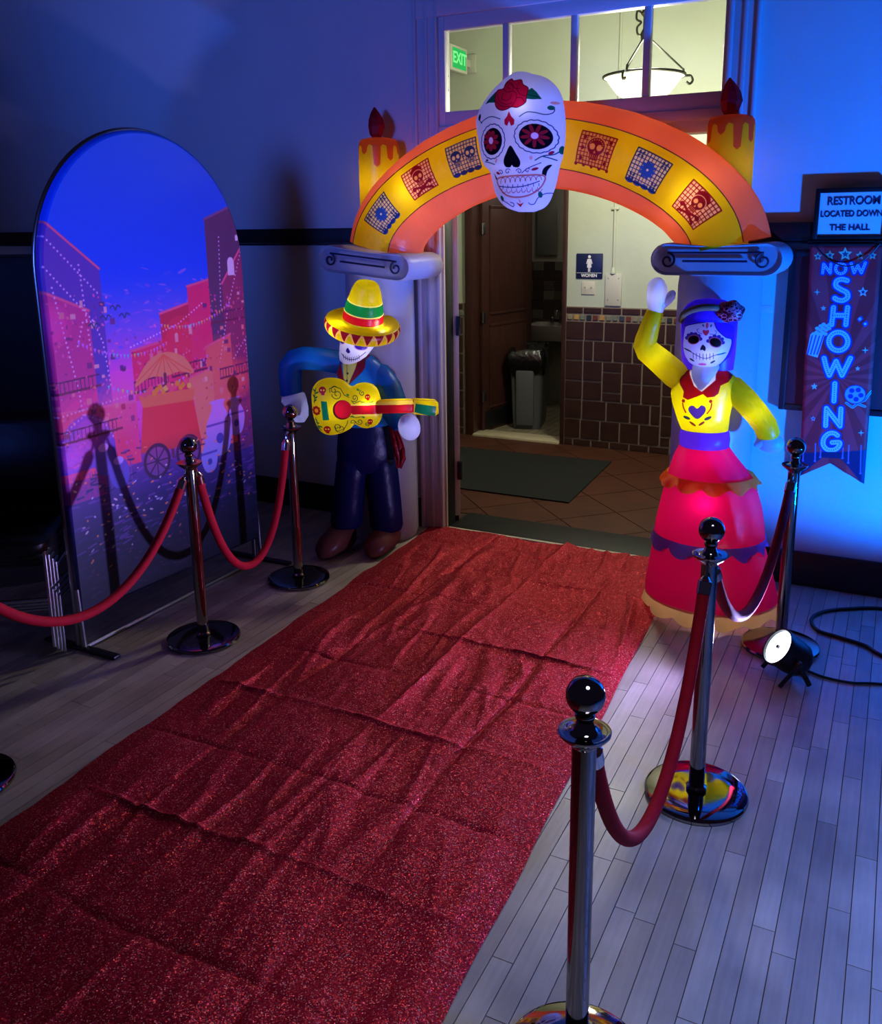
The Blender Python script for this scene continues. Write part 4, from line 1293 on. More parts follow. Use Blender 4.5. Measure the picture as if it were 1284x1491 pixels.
# ------------------------------------------------------------------ inflatable arch
AY = 4.57
AO = (-1.80, AY, 0)
ar = empty('inflatable_arch', AO, 'inflatable archway with two pale columns, orange arch, candles and a sugar skull', 'archway')
pale = fabric('pale_column_nylon', (186, 184, 194), tr=.3, bump=.25, bscale=9)
navy = mat('navy_print', (20, 20, 58), .6)
orange = fabric('orange_nylon', (246, 118, 74), tr=.55, bump=.5, bscale=10)
CA, CB, CN, CRR, CXX = .97, .527, 1.726, .219, -1.774
def arch_c(t):
    c, s = math.cos(t), math.sin(t)
    return CXX + CA * math.copysign(abs(c) ** (2 / CN), c), 1.79 + CB * abs(s) ** (2 / CN)
tt = np.linspace(0.0, PI, 600)
pts = np.array([arch_c(t) for t in tt])
al_ = np.concatenate([[0], np.cumsum(np.hypot(*np.diff(pts, axis=0).T))])
NA = 110
sA = np.linspace(0, al_[-1], NA)
cx_ = np.interp(sA, al_, pts[:, 0]); cz_ = np.interp(sA, al_, pts[:, 1])
for _ in range(6):
    cx_[1:-1] = (cx_[:-2] + cx_[2:] + 2 * cx_[1:-1]) / 4; cz_[1:-1] = (cz_[:-2] + cz_[2:] + 2 * cz_[1:-1]) / 4
tx = np.gradient(cx_); tz = np.gradient(cz_)
ln = np.hypot(tx, tz); tx /= ln; tz /= ln
nxv, nzv = tz, -tx           # outward normal (right foot first)
HA = math.radians(33)
can_w = 2 * HA * CRR
ca_ = Canvas(0, al_[-1], -can_w / 2, can_w / 2, 420, (232, 196, 10))
def papel(s0, kind):
    red = (124, 14, 22); blue = (28, 60, 150); navy_ = (34, 44, 96)
    W2, H2 = .088, .078
    def T(p): return (s0 - p[0], p[1])
    ca_.mp = T
    col = {'flower': blue, 'bones': red, 'skulls': navy_, 'skull': red}[kind]
    cell = {'flower': (214, 200, 150), 'bones': (236, 170, 110), 'skulls': (206, 180, 120), 'skull': (214, 150, 60)}[kind]
    ca_.fill([(-W2, -H2), (W2, -H2), (W2, H2), (-W2, H2)], cell)
    if kind in ('flower', 'skulls'):
        for k in range(4):
            ca_.ell((-W2 + W2 * (k + .5) / 2, -H2), W2 / 4, .012, col)
    nx_, nz_ = (10, 8)
    for k in range(nx_ + 1):
        x = -W2 + 2 * W2 * k / nx_; ca_.stroke([(x, -H2), (x, H2)], .004, col if kind != 'flower' else navy_)
    for k in range(nz_ + 1):
        z = -H2 + 2 * H2 * k / nz_; ca_.stroke([(-W2, z), (W2, z)], .004, col if kind != 'flower' else navy_)
    ca_.stroke([(-W2, -H2), (W2, -H2), (W2, H2), (-W2, H2)], .006, col if kind != 'flower' else (24, 34, 70), True)
    if kind == 'flower':
        for k in range(10):
            a = 2 * PI * k / 10
            ca_.ell((.026 * math.cos(a), .026 * math.sin(a)), .016, .0085, (36, 74, 170), rot=a)
        ca_.ell((0, 0), .013, .013, (36, 74, 170)); ca_.ell((0, 0), .006, .006, (220, 210, 190))
        for sx in (-1, 1):
            for sz in (-1, 1):
                for k in range(4):
                    a = PI / 4 + k * PI / 2
                    ca_.ell((sx * .062 + .012 * math.cos(a), sz * .055 + .012 * math.sin(a)), .008, .005, (26, 40, 90), rot=a)
    def sk(c, r, cc, fc):
        ca_.ell((c[0], c[1] + r * .15), r * 1.12, r * 1.05, cell); ca_.ell((c[0], c[1] + r * .15), r, r * .95, cc)
        ca_.fill([(c[0] - r * .6, c[1] - r * .4), (c[0] + r * .6, c[1] - r * .4), (c[0] + r * .5, c[1] - r * 1.3), (c[0] - r * .5, c[1] - r * 1.3)], cc)
        for sx in (-1, 1): ca_.ell((c[0] + sx * r * .42, c[1] + r * .08), r * .32, r * .34, fc)
        ca_.fill([(c[0], c[1] - r * .25), (c[0] - r * .14, c[1] - r * .58), (c[0] + r * .14, c[1] - r * .58)], fc)
        for k in range(4): ca_.stroke([(c[0] - r * .36 + k * r * .24, c[1] - r * .78), (c[0] - r * .36 + k * r * .24, c[1] - r * 1.15)], .003, fc)
    if kind == 'bones':
        ca_.ell((0, .05), .034, .026, col)
        sk((0, .012), .034, col, (226, 150, 80))
        ca_.stroke([(-.055, -.07), (.05, -.03)], .012, col); ca_.stroke([(.055, -.07), (-.05, -.03)], .012, col)
        star_ = lambda x, z: ca_.ell((x, z), .012, .012, col)
        star_(-.055, -.035); star_(.055, -.035)
    if kind == 'skulls':
        sk((-.04, .008), .032, col, (206, 180, 120)); sk((.045, .008), .032, col, (206, 180, 120))
        ca_.stroke([(.002, -.012), (.002, .03)], .006, col); ca_.stroke([(-.016, .012), (.02, .012)], .006, col)
    if kind == 'skull':
        sk((0, .01), .044, col, (226, 150, 60))
        for k in range(10):
            a = PI * k / 9
            ca_.ell((.034 * math.cos(a), .02 + .03 * math.sin(a)), .003, .003, cell)
        for sx in (-1, 1):
            for z in (-.05, 0, .05): ca_.ell((sx * .066, z), .009, .009, col)
        for k in range(5): ca_.ell((-W2 + W2 * k / 2, -H2 - .004), .008, .008, col)
    ca_.mp = None
SPAN = al_[-1]
for s0, kd in ((.228, 'bones'), (.5206, 'flower'), (.805, 'skull'), (1.539, 'skulls'), (1.824, 'bones'), (2.131, 'flower')):
    papel(s0 + .0, kd)
yel = fabric('papel_picado_print', img=ca_.image('papel_picado'), tr=.55, bump=.4, bscale=11)
def arc_piece(a0, a1, na, uvm=False):
    b = MB()
    rs = []
    uv = []
    ang = np.linspace(a0, a1, na)
    for i in range(NA):
        ring = []
        for a in ang:
            ro = CRR * (1 + .012 * noise.noise((i * .25, math.cos(a) * 2, math.sin(a) * 2)))
            # a = 0 faces the room (-Y); positive towards the outside of the arch
            ring.append((cx_[i] + nxv[i] * math.sin(a) * ro * (1.0), AY - math.cos(a) * ro * .98, cz_[i] + nzv[i] * math.sin(a) * ro))
            uv.append((sA[i] / SPAN, .5 + a * CRR / can_w))
        rs.append(ring)
    b.rings(rs, cap=False, closed=False)
    b.uv = uv
    return b
for i in range(NA):   # make sure the normal points outwards
    if nxv[i] * (cx_[i] - CXX) + nzv[i] * (cz_[i] - 1.7) < 0:
        nxv[i] *= -1; nzv[i] *= -1
build('yellow_panel', arc_piece(-HA, HA, 17), yel, ar, off=AO, sharp=80)
build('orange_tube', arc_piece(HA, 2 * PI - HA, 40), orange, ar, off=AO, sharp=80)
seam = mat('orange_seam', (150, 60, 14), .6)
for a in (-HA, HA):
    build('seam', MB().tube([(cx_[i] + nxv[i] * math.sin(a) * CRR, AY - math.cos(a) * CRR * .985, cz_[i] + nzv[i] * math.sin(a) * CRR) for i in range(NA)], .0028, 6), seam, ar, off=AO)
for i, p in ((12, .7), (30, .66), (46, .58), (64, .58), (78, .66), (98, .66)):
    lamp('arch_lamp', 'POINT', (cx_[i] - AO[0], AY - .03 - AO[1], cz_[i]), p * 1.0, (1, .93, .88), parent=ar, size=.03)

for i, dx, p in ((14, .04, .55), (90, .03, .65)):
    lamp('arch_hot_lamp', 'POINT', (cx_[i] - AO[0], AY - .135 - AO[1], cz_[i]), p, (1, .95, .9), parent=ar, size=.02)

# columns with capitals
for k, (x, ang, nm) in enumerate(((-2.80, 6.0, 'left'), (-.815, 0, 'right'))):
    n = 40
    rs = []
    for z, r in ((.0, .16), (.01, .19), (.05, .205), (.3, .205), (.9, .204), (1.3, .205), (1.6, .203), (1.68, .195)):
        rs.append([(x + r * math.cos(2 * PI * j / n) * (1 + .006 * math.sin(j * 1.7 + z * 6)), AY + r * math.sin(2 * PI * j / n), z) for j in range(n)])
    build('column', MB().rings(rs), pale, ar, off=AO)
    if k == 1:
        build('care_tag', MB().bbox(x + .19, x + .255, AY - .004, AY + .004, 1.475, 1.51, .002), M['casing'], ar, off=AO)
    b = MB()
    hw_, hz, hd = .31, .078, .20
    outl = [(hw_ - hz + hz * math.cos(a), hz * math.sin(a)) for a in np.linspace(-PI / 2, PI / 2, 12)] + [(q, hz - .012 * math.sin((q + hw_ - hz) / (2 * (hw_ - hz)) * PI)) for q in np.linspace(hw_ - hz, -hw_ + hz, 12)[1:-1]] + [(-hw_ + hz + hz * math.cos(a), hz * math.sin(a)) for a in np.linspace(PI / 2, 3 * PI / 2, 12)]
    rs = []
    for yy, s in ((-hd, .80), (-hd - .012, .93), (-hd + .0, .985), (-hd + .03, 1.0), (hd - .03, 1.0), (hd, .97), (hd + .012, .8)):
        rs.append([(q[0] * (1 - (1 - s) * .25), yy, q[1] * s) for q in outl])
    b.rings(rs)
    Mx = Matrix.Translation((x + (.02 if k == 0 else 0.005), AY, 1.735 - (.028 if k == 0 else 0))) @ Matrix.Rotation(math.radians(ang), 4, 'Y') @ Matrix.Rotation(math.radians(0), 4, 'Z')
    cp = build('capital', b.move(Mx), pale, ar, off=AO)
    yf = -hd - .016
    up = MB().tube(catmull([(-.222, yf, -.012)] and [(-.205, yf, .002), (-.222, yf, .014), (-.243, yf, .0), (-.236, yf, -.032), (-.205, yf, -.036), (-.19, yf, -.006), (-.205, yf, .03), (-.235, yf, .046)][::1], 5), .006, 6)
    sp = [(-.218, -.006), (-.205, .004), (-.212, .018), (-.232, .016), (-.243, -.004), (-.232, -.03), (-.205, -.034), (-.262 + .08, -.01)]
    def scroll(sx):
        q = spiral((sx * .222, -.006), .010, .038, 200 if sx > 0 else -20, -270 if sx > 0 else 450, 26)
        return [(a, yf, c) for a, c in q]
    top = [(-.222, yf, .032), (.222, yf, .032)]
    lines = MB().tube(scroll(-1), .0055, 6).tube(scroll(1), .0055, 6).tube(top, .0055, 6).tube([(-.15, yf, -.008), (.15, yf, -.008)], .006, 6)
    build('scroll_lines', lines.move(Mx), navy, cp, off=AO)
    # candle behind the arch
    cr_ = .119 if k == 0 else .114
    cxx = -2.835 if k == 0 else -.822
    czt = 2.405
    cc = Canvas(0, 1, 1.75, 2.45, 300, (226, 190, 12))
    wax = (206, 84, 30)
    dr = [(0, 2.45), (0, 2.36)]
    for q in range(9):
        xx = q / 9
        L = .03 + .035 * ((q * 5) % 3)
        dr += [(xx + .012, 2.362), (xx + .02, 2.36 - L), (xx + .045, 2.345 - L), (xx + .07, 2.36 - L), (xx + .078, 2.358), (xx + .095, 2.37)]
    dr += [(1, 2.36), (1, 2.45)]
    cc.fill(dr, wax)
    cm = fabric('dripping_candle_print', img=cc.image('candle_print'), tr=.5)
    rs = []; uv = []
    for z, r in ((1.80, 1), (2.0, 1), (2.2, 1.0), (2.36, .99), (2.39, .95), (2.405, .85), (2.412, .6), (2.412, .1)):
        rs.append([(cxx + cr_ * r * math.cos(2 * PI * j / n), 4.66 + cr_ * r * math.sin(2 * PI * j / n), z) for j in range(n + 1)])
        uv += [(j / n, (min(z, 2.44) - 1.75) / .70) for j in range(n + 1)]
    bq = MB().rings(rs, cap=False, closed=False); bq.uv = uv
    cd_ = build('candle', bq, cm, ar, off=AO, sharp=80)
    fl = MB()
    rs = []
    for z, r, ox in ((0, .02, 0), (.03, .042, 0), (.075, .054, .004), (.115, .046, .0), (.15, .028, -.006), (.182, .004, -.01)):
        rs.append([(cxx - .01 + ox + r * math.cos(2 * PI * j / 7), 4.66 + r * .8 * math.sin(2 * PI * j / 7), 2.405 + z) for j in range(7)])
    build('flame', fl.rings(rs), fabric('dark_red_nylon', (196, 12, 34), tr=.45), cd_, off=AO, smooth=False)
    lamp('candle_lamp', 'POINT', (cxx - AO[0], 4.66 - AO[1], 2.16), .75, (1, .95, .8), parent=ar, size=.03)

# sugar skull on the crown of the arch
fs = hmap((0.00050495936, 1.2555817e-06, -0.15555572, 9.0609021e-05, -0.00049591463, 2.6343885, 5.0738949e-05, -2.4053321e-05, 1))
rows = [(45, 420, 560), (80, 365, 660), (110, 320, 750), (200, 220, 850), (300, 140, 905), (400, 75, 930), (500, 32, 945), (600, 35, 950), (750, 60, 945), (850, 75, 930), (930, 92, 915), (1000, 125, 890), (1060, 180, 875), (1200, 212, 845), (1300, 240, 810), (1380, 290, 775), (1440, 360, 720), (1480, 470, 620)]
cs = Canvas(-.22, .38, 1.92, 2.68, 620, (222, 222, 232), fs)
ink_ = (34, 48, 110)
rosec, rosed = (176, 14, 48), (92, 4, 26)
cs.fill([(105, 365), (140, 315), (215, 235), (260, 250), (225, 350), (150, 350)], (14, 84, 62)); cs.fill([(530, 240), (590, 195), (640, 240), (690, 310), (600, 315), (530, 310)], (14, 84, 62))
cs.stroke([(130, 345), (240, 270)], .003, (8, 40, 34)); cs.stroke([(540, 265), (660, 290)], .003, (8, 40, 34))
rose = catmull([(215, 290), (235, 220), (295, 205), (320, 140), (370, 100), (400, 120), (475, 110), (500, 160), (555, 200), (540, 290), (530, 350), (450, 400), (390, 395), (340, 420), (280, 430), (225, 390)], 4, True)
cs.fill(rose, rosec); cs.stroke(rose, .004, rosed, True)
for p in ([(330, 150), (300, 200), (330, 240), (390, 230), (400, 180), (360, 160), (340, 190), (370, 205)], [(240, 260), (260, 330), (330, 370), (400, 350)], [(400, 230), (440, 260), (430, 330), (390, 390)], [(470, 130), (440, 190), (470, 260), (530, 280)], [(300, 250), (290, 310), (340, 330), (380, 300), (385, 260)], [(230, 340), (290, 390), (370, 390)], [(440, 300), (490, 300), (520, 340)], [(320, 140), (380, 150), (420, 200), (470, 200)]):
    cs.stroke(catmull(p, 4), .003, rosed)
cs.fill([(362, 440), (385, 490), (420, 530), (415, 575), (385, 592), (365, 540), (345, 592), (318, 575), (315, 530), (345, 490)], (190, 16, 50))
for c, rx, ry, rot in (((190, 752), 100, 140, .12), ((630, 700), 165, 132, .15)):
    pt = []
    for k in range(120):
        a = 2 * PI * k / 120
        bmp = 1.25 + .055 * abs(math.sin(a * 9))
        x, y = rx * bmp * math.cos(a), ry * bmp * math.sin(a)
        pt.append((c[0] + x * math.cos(rot) - y * math.sin(rot), c[1] + x * math.sin(rot) + y * math.cos(rot)))
    cs.stroke(pt, .0042, ink_, True)
    cs.ell(c, rx, ry, (10, 8, 22), rot)
    for k in range(9):
        a = 2 * PI * k / 9 + .2
        d = (c[0] - (18 if rx < 150 else 8) + .56 * rx * math.cos(a), c[1] - 8 + .56 * ry * math.sin(a))
        cs.ell(d, rx * .32, ry * .15, (150, 26, 46), math.atan2(ry * math.sin(a), rx * math.cos(a)))
    cs.ell((c[0] - (18 if rx < 150 else 8), c[1] - 8), rx * .34, ry * .34, (140, 16, 60)); cs.ell((c[0] - (18 if rx < 150 else 8), c[1] - 8), rx * .23, ry * .26, (236, 190, 226))
cs.fill(catmull([(378, 795), (430, 870), (478, 960), (462, 1015), (410, 1015), (392, 995), (370, 1020), (322, 1010), (308, 950), (335, 870)], 4, True), (8, 6, 18))
for p, w in (([(470, 495), (540, 450), (620, 450), (720, 470), (790, 450), (805, 410), (770, 390)], .004), ([(60, 560), (110, 520), (180, 495), (270, 520)], .004), ([(40, 480), (45, 530), (70, 560)], .004),
             ([(625, 945), (700, 900), (800, 880), (860, 830)], .005), ([(700, 905), (760, 920), (815, 940)], .005), (spiral((345, 1062), 6, 30, -60, 330), .0032), (spiral((462, 1060), 6, 30, 240, -170), .0032), (spiral((548, 1052), 5, 26, -30, 330), .0032), (spiral((272, 1072), 5, 26, 200, -150), .0032), ([(490, 1078), (540, 1035), (600, 1005), (680, 970)], .0035), ([(100, 960), (150, 970), (210, 990)], .004),
             ([(545, 1385), (560, 1400), (600, 1395), (640, 1330), (700, 1290), (760, 1280)], .0035), ([(260, 1350), (320, 1385), (380, 1425), (395, 1395), (360, 1380)], .0035)):
    cs.stroke(catmull(p, 5), w, (24, 70, 90) if w > .0039 else ink_)
cs.ell((775, 398), 34, 24, (14, 90, 72)); cs.ell((805, 345), 40, 16, (230, 150, 140)); cs.ell((858, 830), 20, 44, (14, 90, 72), .2); cs.ell((775, 865), 30, 15, (150, 20, 60), -.5); cs.ell((620, 1035), 36, 14, (140, 20, 60), -.3); cs.ell((42, 500), 14, 34, (10, 10, 30), .2)
cs.ell((240, 1080), 22, 12, (140, 20, 60), .5); cs.ell((125, 945), 16, 10, (60, 20, 60)); cs.ell((660, 1300), 20, 32, (8, 74, 58)); cs.ell((272, 1340), 16, 30, (14, 90, 72), -.3); cs.ell((585, 920), 16, 22, (230, 160, 170)); cs.ell((228, 950), 10, 26, (220, 150, 160), .3)
cs.fill([(420, 1380), (460, 1400), (500, 1380), (460, 1430)], (170, 24, 40)); cs.fill([(445, 1345), (460, 1395), (470, 1365)], (230, 140, 120))
cs.fill(catmull([(775, 990), (735, 1050), (715, 1120), (685, 1150), (690, 1050), (730, 1000)], 4, True), (8, 8, 20)); cs.fill([(190, 1075), (225, 1130), (235, 1180), (215, 1150)], (10, 10, 24))
mouth = catmull([(235, 1140), (350, 1115), (520, 1105), (670, 1100), (710, 1130), (660, 1230), (560, 1300), (430, 1325), (320, 1300), (250, 1220)], 5, True)
cs.stroke(mouth, .012, (216, 140, 130), True); cs.fill(mouth, (226, 224, 236)); cs.stroke(mouth, .003, (150, 40, 60), True)
cs.stroke(catmull([(250, 1215), (370, 1225), (520, 1210), (660, 1160)], 5), .004, ink_)
for k in range(8):
    x = 265 + k * 52
    cs.stroke(catmull([(x, 1185 - k * 5), (x + 8, 1140 - k * 3), (x + 26, 1128 - k * 3), (x + 44, 1138 - k * 3), (x + 50, 1180 - k * 5)], 3), .0028, (150, 60, 80))
    cs.stroke(catmull([(x + 10, 1245 - k * 3), (x + 16, 1280 - k * 2), (x + 34, 1288 - k * 3), (x + 52, 1270 - k * 4)], 3), .0028, (150, 60, 80))
    cs.stroke([(x + 25, 1205 - k * 3), (x + 25, 1240 - k * 4)], .003, ink_)
rs = []
N2 = 56
for y, xl, xr in catmull(rows, 3):
    ul, zl = fs((xl, y)); ur, zr = fs((xr, y))
    sc_ = 4.22 / 4.08
    hw2 = (ur - ul) / 2 * .985
    xc = ((ul + ur) / 2 - 1.78) * sc_
    z = ((zl + zr) / 2 - 1.875) * sc_ + 1.875
    dep = .145 * min(1, (hw2 / .19)) ** .7
    rs.append([(xc + hw2 * math.copysign(abs(math.cos(t)) ** .85, math.cos(t)), 4.22 + dep * math.copysign(abs(math.sin(t)) ** .85, math.sin(t)), z) for t in (2 * PI * j / N2 for j in range(N2))])
sb = MB().rings(rs)
sb.uv = [cs.uv(p[0] * 4.08 / (.5 * 4.08 + .5 * min(p[1], 4.22)) + 1.78, (p[2] - 1.875) * 4.08 / (.5 * 4.08 + .5 * min(p[1], 4.22)) + 1.875) if p[1] < 4.3 else (.99, .99) for p in sb.v]
skm = fabric('sugar_skull_print', img=cs.image('sugar_skull'), tr=.55, gloss=.003, bump=.3, bscale=9)
build('skull', sb, skm, ar, off=AO, sharp=80)
lamp('skull_lamp', 'POINT', (-1.70 - AO[0], 4.125 - AO[1], 2.455), .28, (.62, .6, 1.0), parent=ar, size=.03)
lamp('skull_lamp', 'POINT', (-1.75 - AO[0], 4.22 - AO[1], 2.22), .55, (.5, .46, 1.0), parent=ar, size=.05)

# ------------------------------------------------------------------ woman figure
wf = empty('inflatable_woman', (-.70, 4.3, 0), 'inflatable skeleton lady with purple hair, yellow blouse and tiered pink skirt, waving', 'inflatable figure', rz=math.radians(9.246))
fw_ = hmap((0.00062557991, 3.9201001e-05, -0.52893172, 7.9329364e-05, -0.00070203612, 1.7023605, 4.5722881e-05, -3.4521782e-05, 1))
pink = fabric('hot_pink_nylon', (224, 5, 92), tr=.55, gloss=.07, bump=.3, bscale=8)
yl = fabric('yellow_nylon', (226, 210, 4), tr=.5, bump=.35, bscale=10)
purple = fabric('violet_nylon', (104, 52, 236), tr=.5)
pwhite = fabric('white_nylon', (214, 214, 232), tr=.5)
gold = fabric('ochre_ruffle', (246, 158, 56), tr=.6)
bluef = fabric('blue_ruffle', (120, 146, 255), tr=.6)
cream_ = fabric('pale_yellow_ruffle', (250, 236, 150), tr=.6)
def ezring(z, cx, cy, rx, ry, n=44, pw=1.0):
    return [(cx + rx * math.copysign(abs(math.cos(t)) ** pw, math.cos(t)), cy + ry * math.copysign(abs(math.sin(t)) ** pw, math.sin(t)), z) for t in (2 * PI * j / n for j in range(n))]
def loft(L, n=44, pw=1.0, cap=True):
    return MB().rings([ezring(*q, n=n, pw=pw) for q in L], cap=cap)
build('skirt_tier', loft([(.852, -.096, 0, .05, .05), (.845, -.096, 0, .118, .11), (.80, -.09, 0, .145, .135), (.73, -.07, 0, .185, .17), (.69, -.06, 0, .205, .19), (.665, -.06, 0, .20, .185), (.65, -.06, 0, .15, .14)]), pink, wf)
build('skirt_tier', loft([(.69, -.06, 0, .17, .16), (.675, -.06, 0, .205, .19), (.62, -.055, 0, .225, .21), (.55, -.05, 0, .243, .225), (.45, -.05, 0, .262, .245), (.385, -.05, 0, .268, .25), (.36, -.05, 0, .26, .24), (.35, -.05, 0, .2, .18)]), pink, wf)
build('skirt_tier', loft([(.40, -.05, 0, .22, .2), (.38, -.05, 0, .262, .245), (.30, -.045, 0, .282, .262), (.2, -.035, 0, .305, .285), (.13, -.03, 0, .319, .296), (.085, -.026, 0, .326, .303)], cap=False), pink, wf)
def ruffle(name, z, cx, rx, ry, drop, m, k, amp=.03, fl=.018):
    b = MB(); rs = [[], [], []]
    n = 160
    for j in range(n):
        a = 2 * PI * j / n
        s = abs(math.sin(a * k / 2))
        w = .012 * math.sin(a * k)
        for i, (f, dz) in enumerate(((0.004, .012), (fl * .6, -drop * .4), (fl + w, -drop - amp * s))):
            rs[i].append((cx + (rx + f) * math.cos(a), (ry + f) * math.sin(a), max(z + dz, .006)))
    b.rings(rs, cap=False)
    build(name, b, m, wf, sharp=80)
ruffle('ruffle', .700, -.06, .205, .19, .015, gold, 11, .035, .03)
ruffle('ruffle', .395, -.05, .266, .248, .02, bluef, 11, .045, .012)
ruffle('ruffle', .085, -.025, .326, .303, .045, cream_, 12, .03, .004)
build('sash', loft([(.842, -.096, 0, .112, .105), (.85, -.096, 0, .118, .112), (.885, -.097, 0, .121, .115), (.915, -.098, 0, .117, .108), (.925, -.098, 0, .112, .102)]), purple, wf)
# bodice with printed collar and heart
cw = Canvas(-.36, .16, .86, 1.62, 640, (226, 210, 4), fw_)
redc = (132, 10, 22)
cw.fill([(415, 700), (450, 755), (438, 800), (440, 840), (470, 890), (465, 930), (500, 948), (560, 925), (610, 905), (640, 930), (690, 925), (720, 905), (735, 850), (790, 830), (845, 765), (770, 740), (500, 690)], redc)
cw.fill([(500, 700), (700, 700), (700, 810), (600, 890), (545, 850), (510, 770)], (205, 205, 226))
hrt = catmull([(568, 1085), (510, 1035), (510, 1000), (540, 988), (568, 1010), (600, 985), (628, 1003), (622, 1040)], 4, True)
cw.fill(hrt, (52, 30, 130))
drk = (54, 34, 30)
for p in ([(462, 975), (470, 1010), (485, 1040)], [(672, 975), (665, 1010), (640, 1045)]):
    cw.stroke(catmull(p, 4), .006, redc)
cw.ell((468, 958), 12, 12, redc); cw.ell((665, 958), 12, 12, redc); cw.ell((492, 1080), 26, 11, (40, 40, 70), .3); cw.ell((645, 1080), 28, 11, (40, 40, 70), -.4); cw.ell((535, 1122), 28, 8, (110, 30, 30), .6); cw.ell((600, 1118), 26, 8, (110, 30, 30), -.6)
wimg = cw.image('blouse_print')
bod = loft([(.922, -.10, 0, .05, .05), (.93, -.10, 0, .112, .10), (1.0, -.112, 0, .128, .108), (1.06, -.118, 0, .142, .112), (1.10, -.12, 0, .146, .112), (1.15, -.115, 0, .148, .105), (1.19, -.108, 0, .138, .092), (1.215, -.105, 0, .10, .07), (1.222, -.105, 0, .05, .04)], 48, .9)
bod.uv = [cw.uv(p[0], p[2]) if p[1] < .03 else (.02, .05) for p in bod.v]
build('blouse', bod, fabric('blouse_nylon', img=wimg, tr=.55, bump=.3, bscale=9), wf, sharp=80)
# sleeves and hands
build('sleeve', MB().tube([(-.185, .0, 1.135), (-.25, 0, 1.19), (-.32, -.005, 1.25), (-.388, -.01, 1.305), (-.40, -.01, 1.33), (-.396, -.01, 1.355), (-.376, -.01, 1.43), (-.358, -.01, 1.49), (-.356, -.01, 1.503)], [.055, .066, .062, .058, .056, .053, .046, .042, .03], 22), yl, wf)
hb = MB().tube([(-.355, -.01, 1.49), (-.353, -.01, 1.515), (-.350, -.012, 1.55), (-.352, -.012, 1.60), (-.358, -.01, 1.63), (-.362, -.01, 1.648), (-.364, -.01, 1.653)], [.034, .042, .05, .048, .04, .024, .008], 22)
build('hand', hb, pwhite, wf)
build('thumb', MB().tube([(-.335, -.012, 1.53), (-.305, -.014, 1.55), (-.285, -.015, 1.57), (-.278, -.015, 1.588), (-.276, -.015, 1.595)], [.03, .027, .022, .015, .005], 16), pwhite, wf)
build('sleeve', MB().tube([(-.03, 0, 1.145), (.02, .0, 1.135), (.075, -.005, 1.085), (.135, -.01, 1.02), (.178, -.015, .965), (.196, -.02, .92), (.198, -.02, .905)], [.05, .06, .06, .057, .056, .054, .045], 22), yl, wf)
build('hand', MB().blob((.205, -.02, .885), (.066, .042, .05), 20, 10, 2.2, Matrix.Rotation(math.radians(14), 3, 'Y')), pwhite, wf)
build('thumb', MB().tube([(.17, -.03, .89), (.15, -.04, .875), (.135, -.045, .87)], [.025, .02, .008], 12), pwhite, wf)
# neck, head, hair
build('neck', MB().rings([ezring(1.258, -.108, -.04, .058, .05), ezring(1.236, -.108, -.045, .062, .06), ezring(1.205, -.116, -.062, .054, .062), ezring(1.17, -.122, -.08, .036, .048), ezring(1.14, -.126, -.092, .010, .03)]), pwhite, wf)
cf_ = Canvas(-.26, .06, 1.18, 1.52, 900, (84, 40, 226), fw_)
fo = catmull([(660, 345), (640, 385), (560, 400), (475, 432), (463, 520), (463, 590), (482, 655), (520, 710), (560, 730), (660, 730), (705, 715), (760, 668), (800, 600), (816, 520), (770, 495), (712, 440), (690, 390)], 5, True)
cf_.fill(fo, (226, 226, 236)); cf_.stroke(fo, .0035, (30, 20, 90), True)
for c, r, ro in (((543, 512), (40, 28), -.2), ((700, 530), (42, 30), .35)):
    for k in range(6):
        a = math.radians(190 + k * 32 if c[0] < 600 else 195 + k * 34)
        cf_.ell((c[0] + r[0] * 1.25 * math.cos(a), c[1] + r[1] * 1.45 * math.sin(a)), 15, 13, (54, 40, 130))
    cf_.ell(c, r[0] * 1.15, r[1] * 1.2, (200, 90, 110), ro); cf_.ell(c, r[0], r[1], (10, 8, 8), ro)
cf_.fill(catmull([(610, 545), (630, 565), (625, 590), (608, 582), (592, 585), (595, 565)], 4, True), (30, 26, 40))
for x in range(540, 700, 24):
    cf_.stroke([(x, 612 - abs(x - 620) * .06), (x, 658 - abs(x - 620) * .12)], .0025, (40, 30, 60))
cf_.stroke(catmull([(470, 582), (500, 590), (530, 605), (620, 645), (690, 625), (740, 612), (775, 610)], 5), .0028, (40, 30, 60))
cf_.ell((500, 590), 30, 6, (30, 50, 70), .35); cf_.ell((740, 615), 34, 6, (30, 50, 70), -.2); cf_.ell((530, 660), 20, 7, (20, 60, 60), .5); cf_.ell((680, 672), 20, 7, (20, 60, 60), -.5); cf_.ell((605, 690), 30, 10, (220, 90, 140))
cf_.fill(catmull([(632, 482), (610, 460), (612, 442), (632, 446), (650, 442), (653, 460)], 4, True), (226, 50, 80))
for p in ([(605, 470), (580, 462), (568, 442), (580, 435)], [(660, 470), (695, 475), (708, 455), (695, 448)]): cf_.stroke(catmull(p, 4), .0025, (70, 70, 140))
cf_.ell((640, 412), 9, 20, (220, 80, 110)); cf_.ell((612, 412), 5, 10, (60, 90, 90), -.5); cf_.ell((668, 414), 5, 10, (60, 90, 90), .5)
fc = loft([(1.243, -.112, -.05, .02, .02), (1.247, -.112, -.05, .052, .05), (1.262, -.11, -.05, .076, .07), (1.29, -.106, -.05, .100, .08), (1.33, -.104, -.05, .113, .088), (1.38, -.103, -.05, .115, .088), (1.43, -.103, -.045, .108, .08), (1.47, -.103, -.035, .09, .06), (1.485, -.103, -.03, .05, .03)], 44)
fc.uv = [cf_.uv(p[0], p[2]) for p in fc.v]
build('face', fc, fabric('skull_face_print', img=cf_.image('lady_face'), tr=.55, bump=.12), wf, sharp=80)
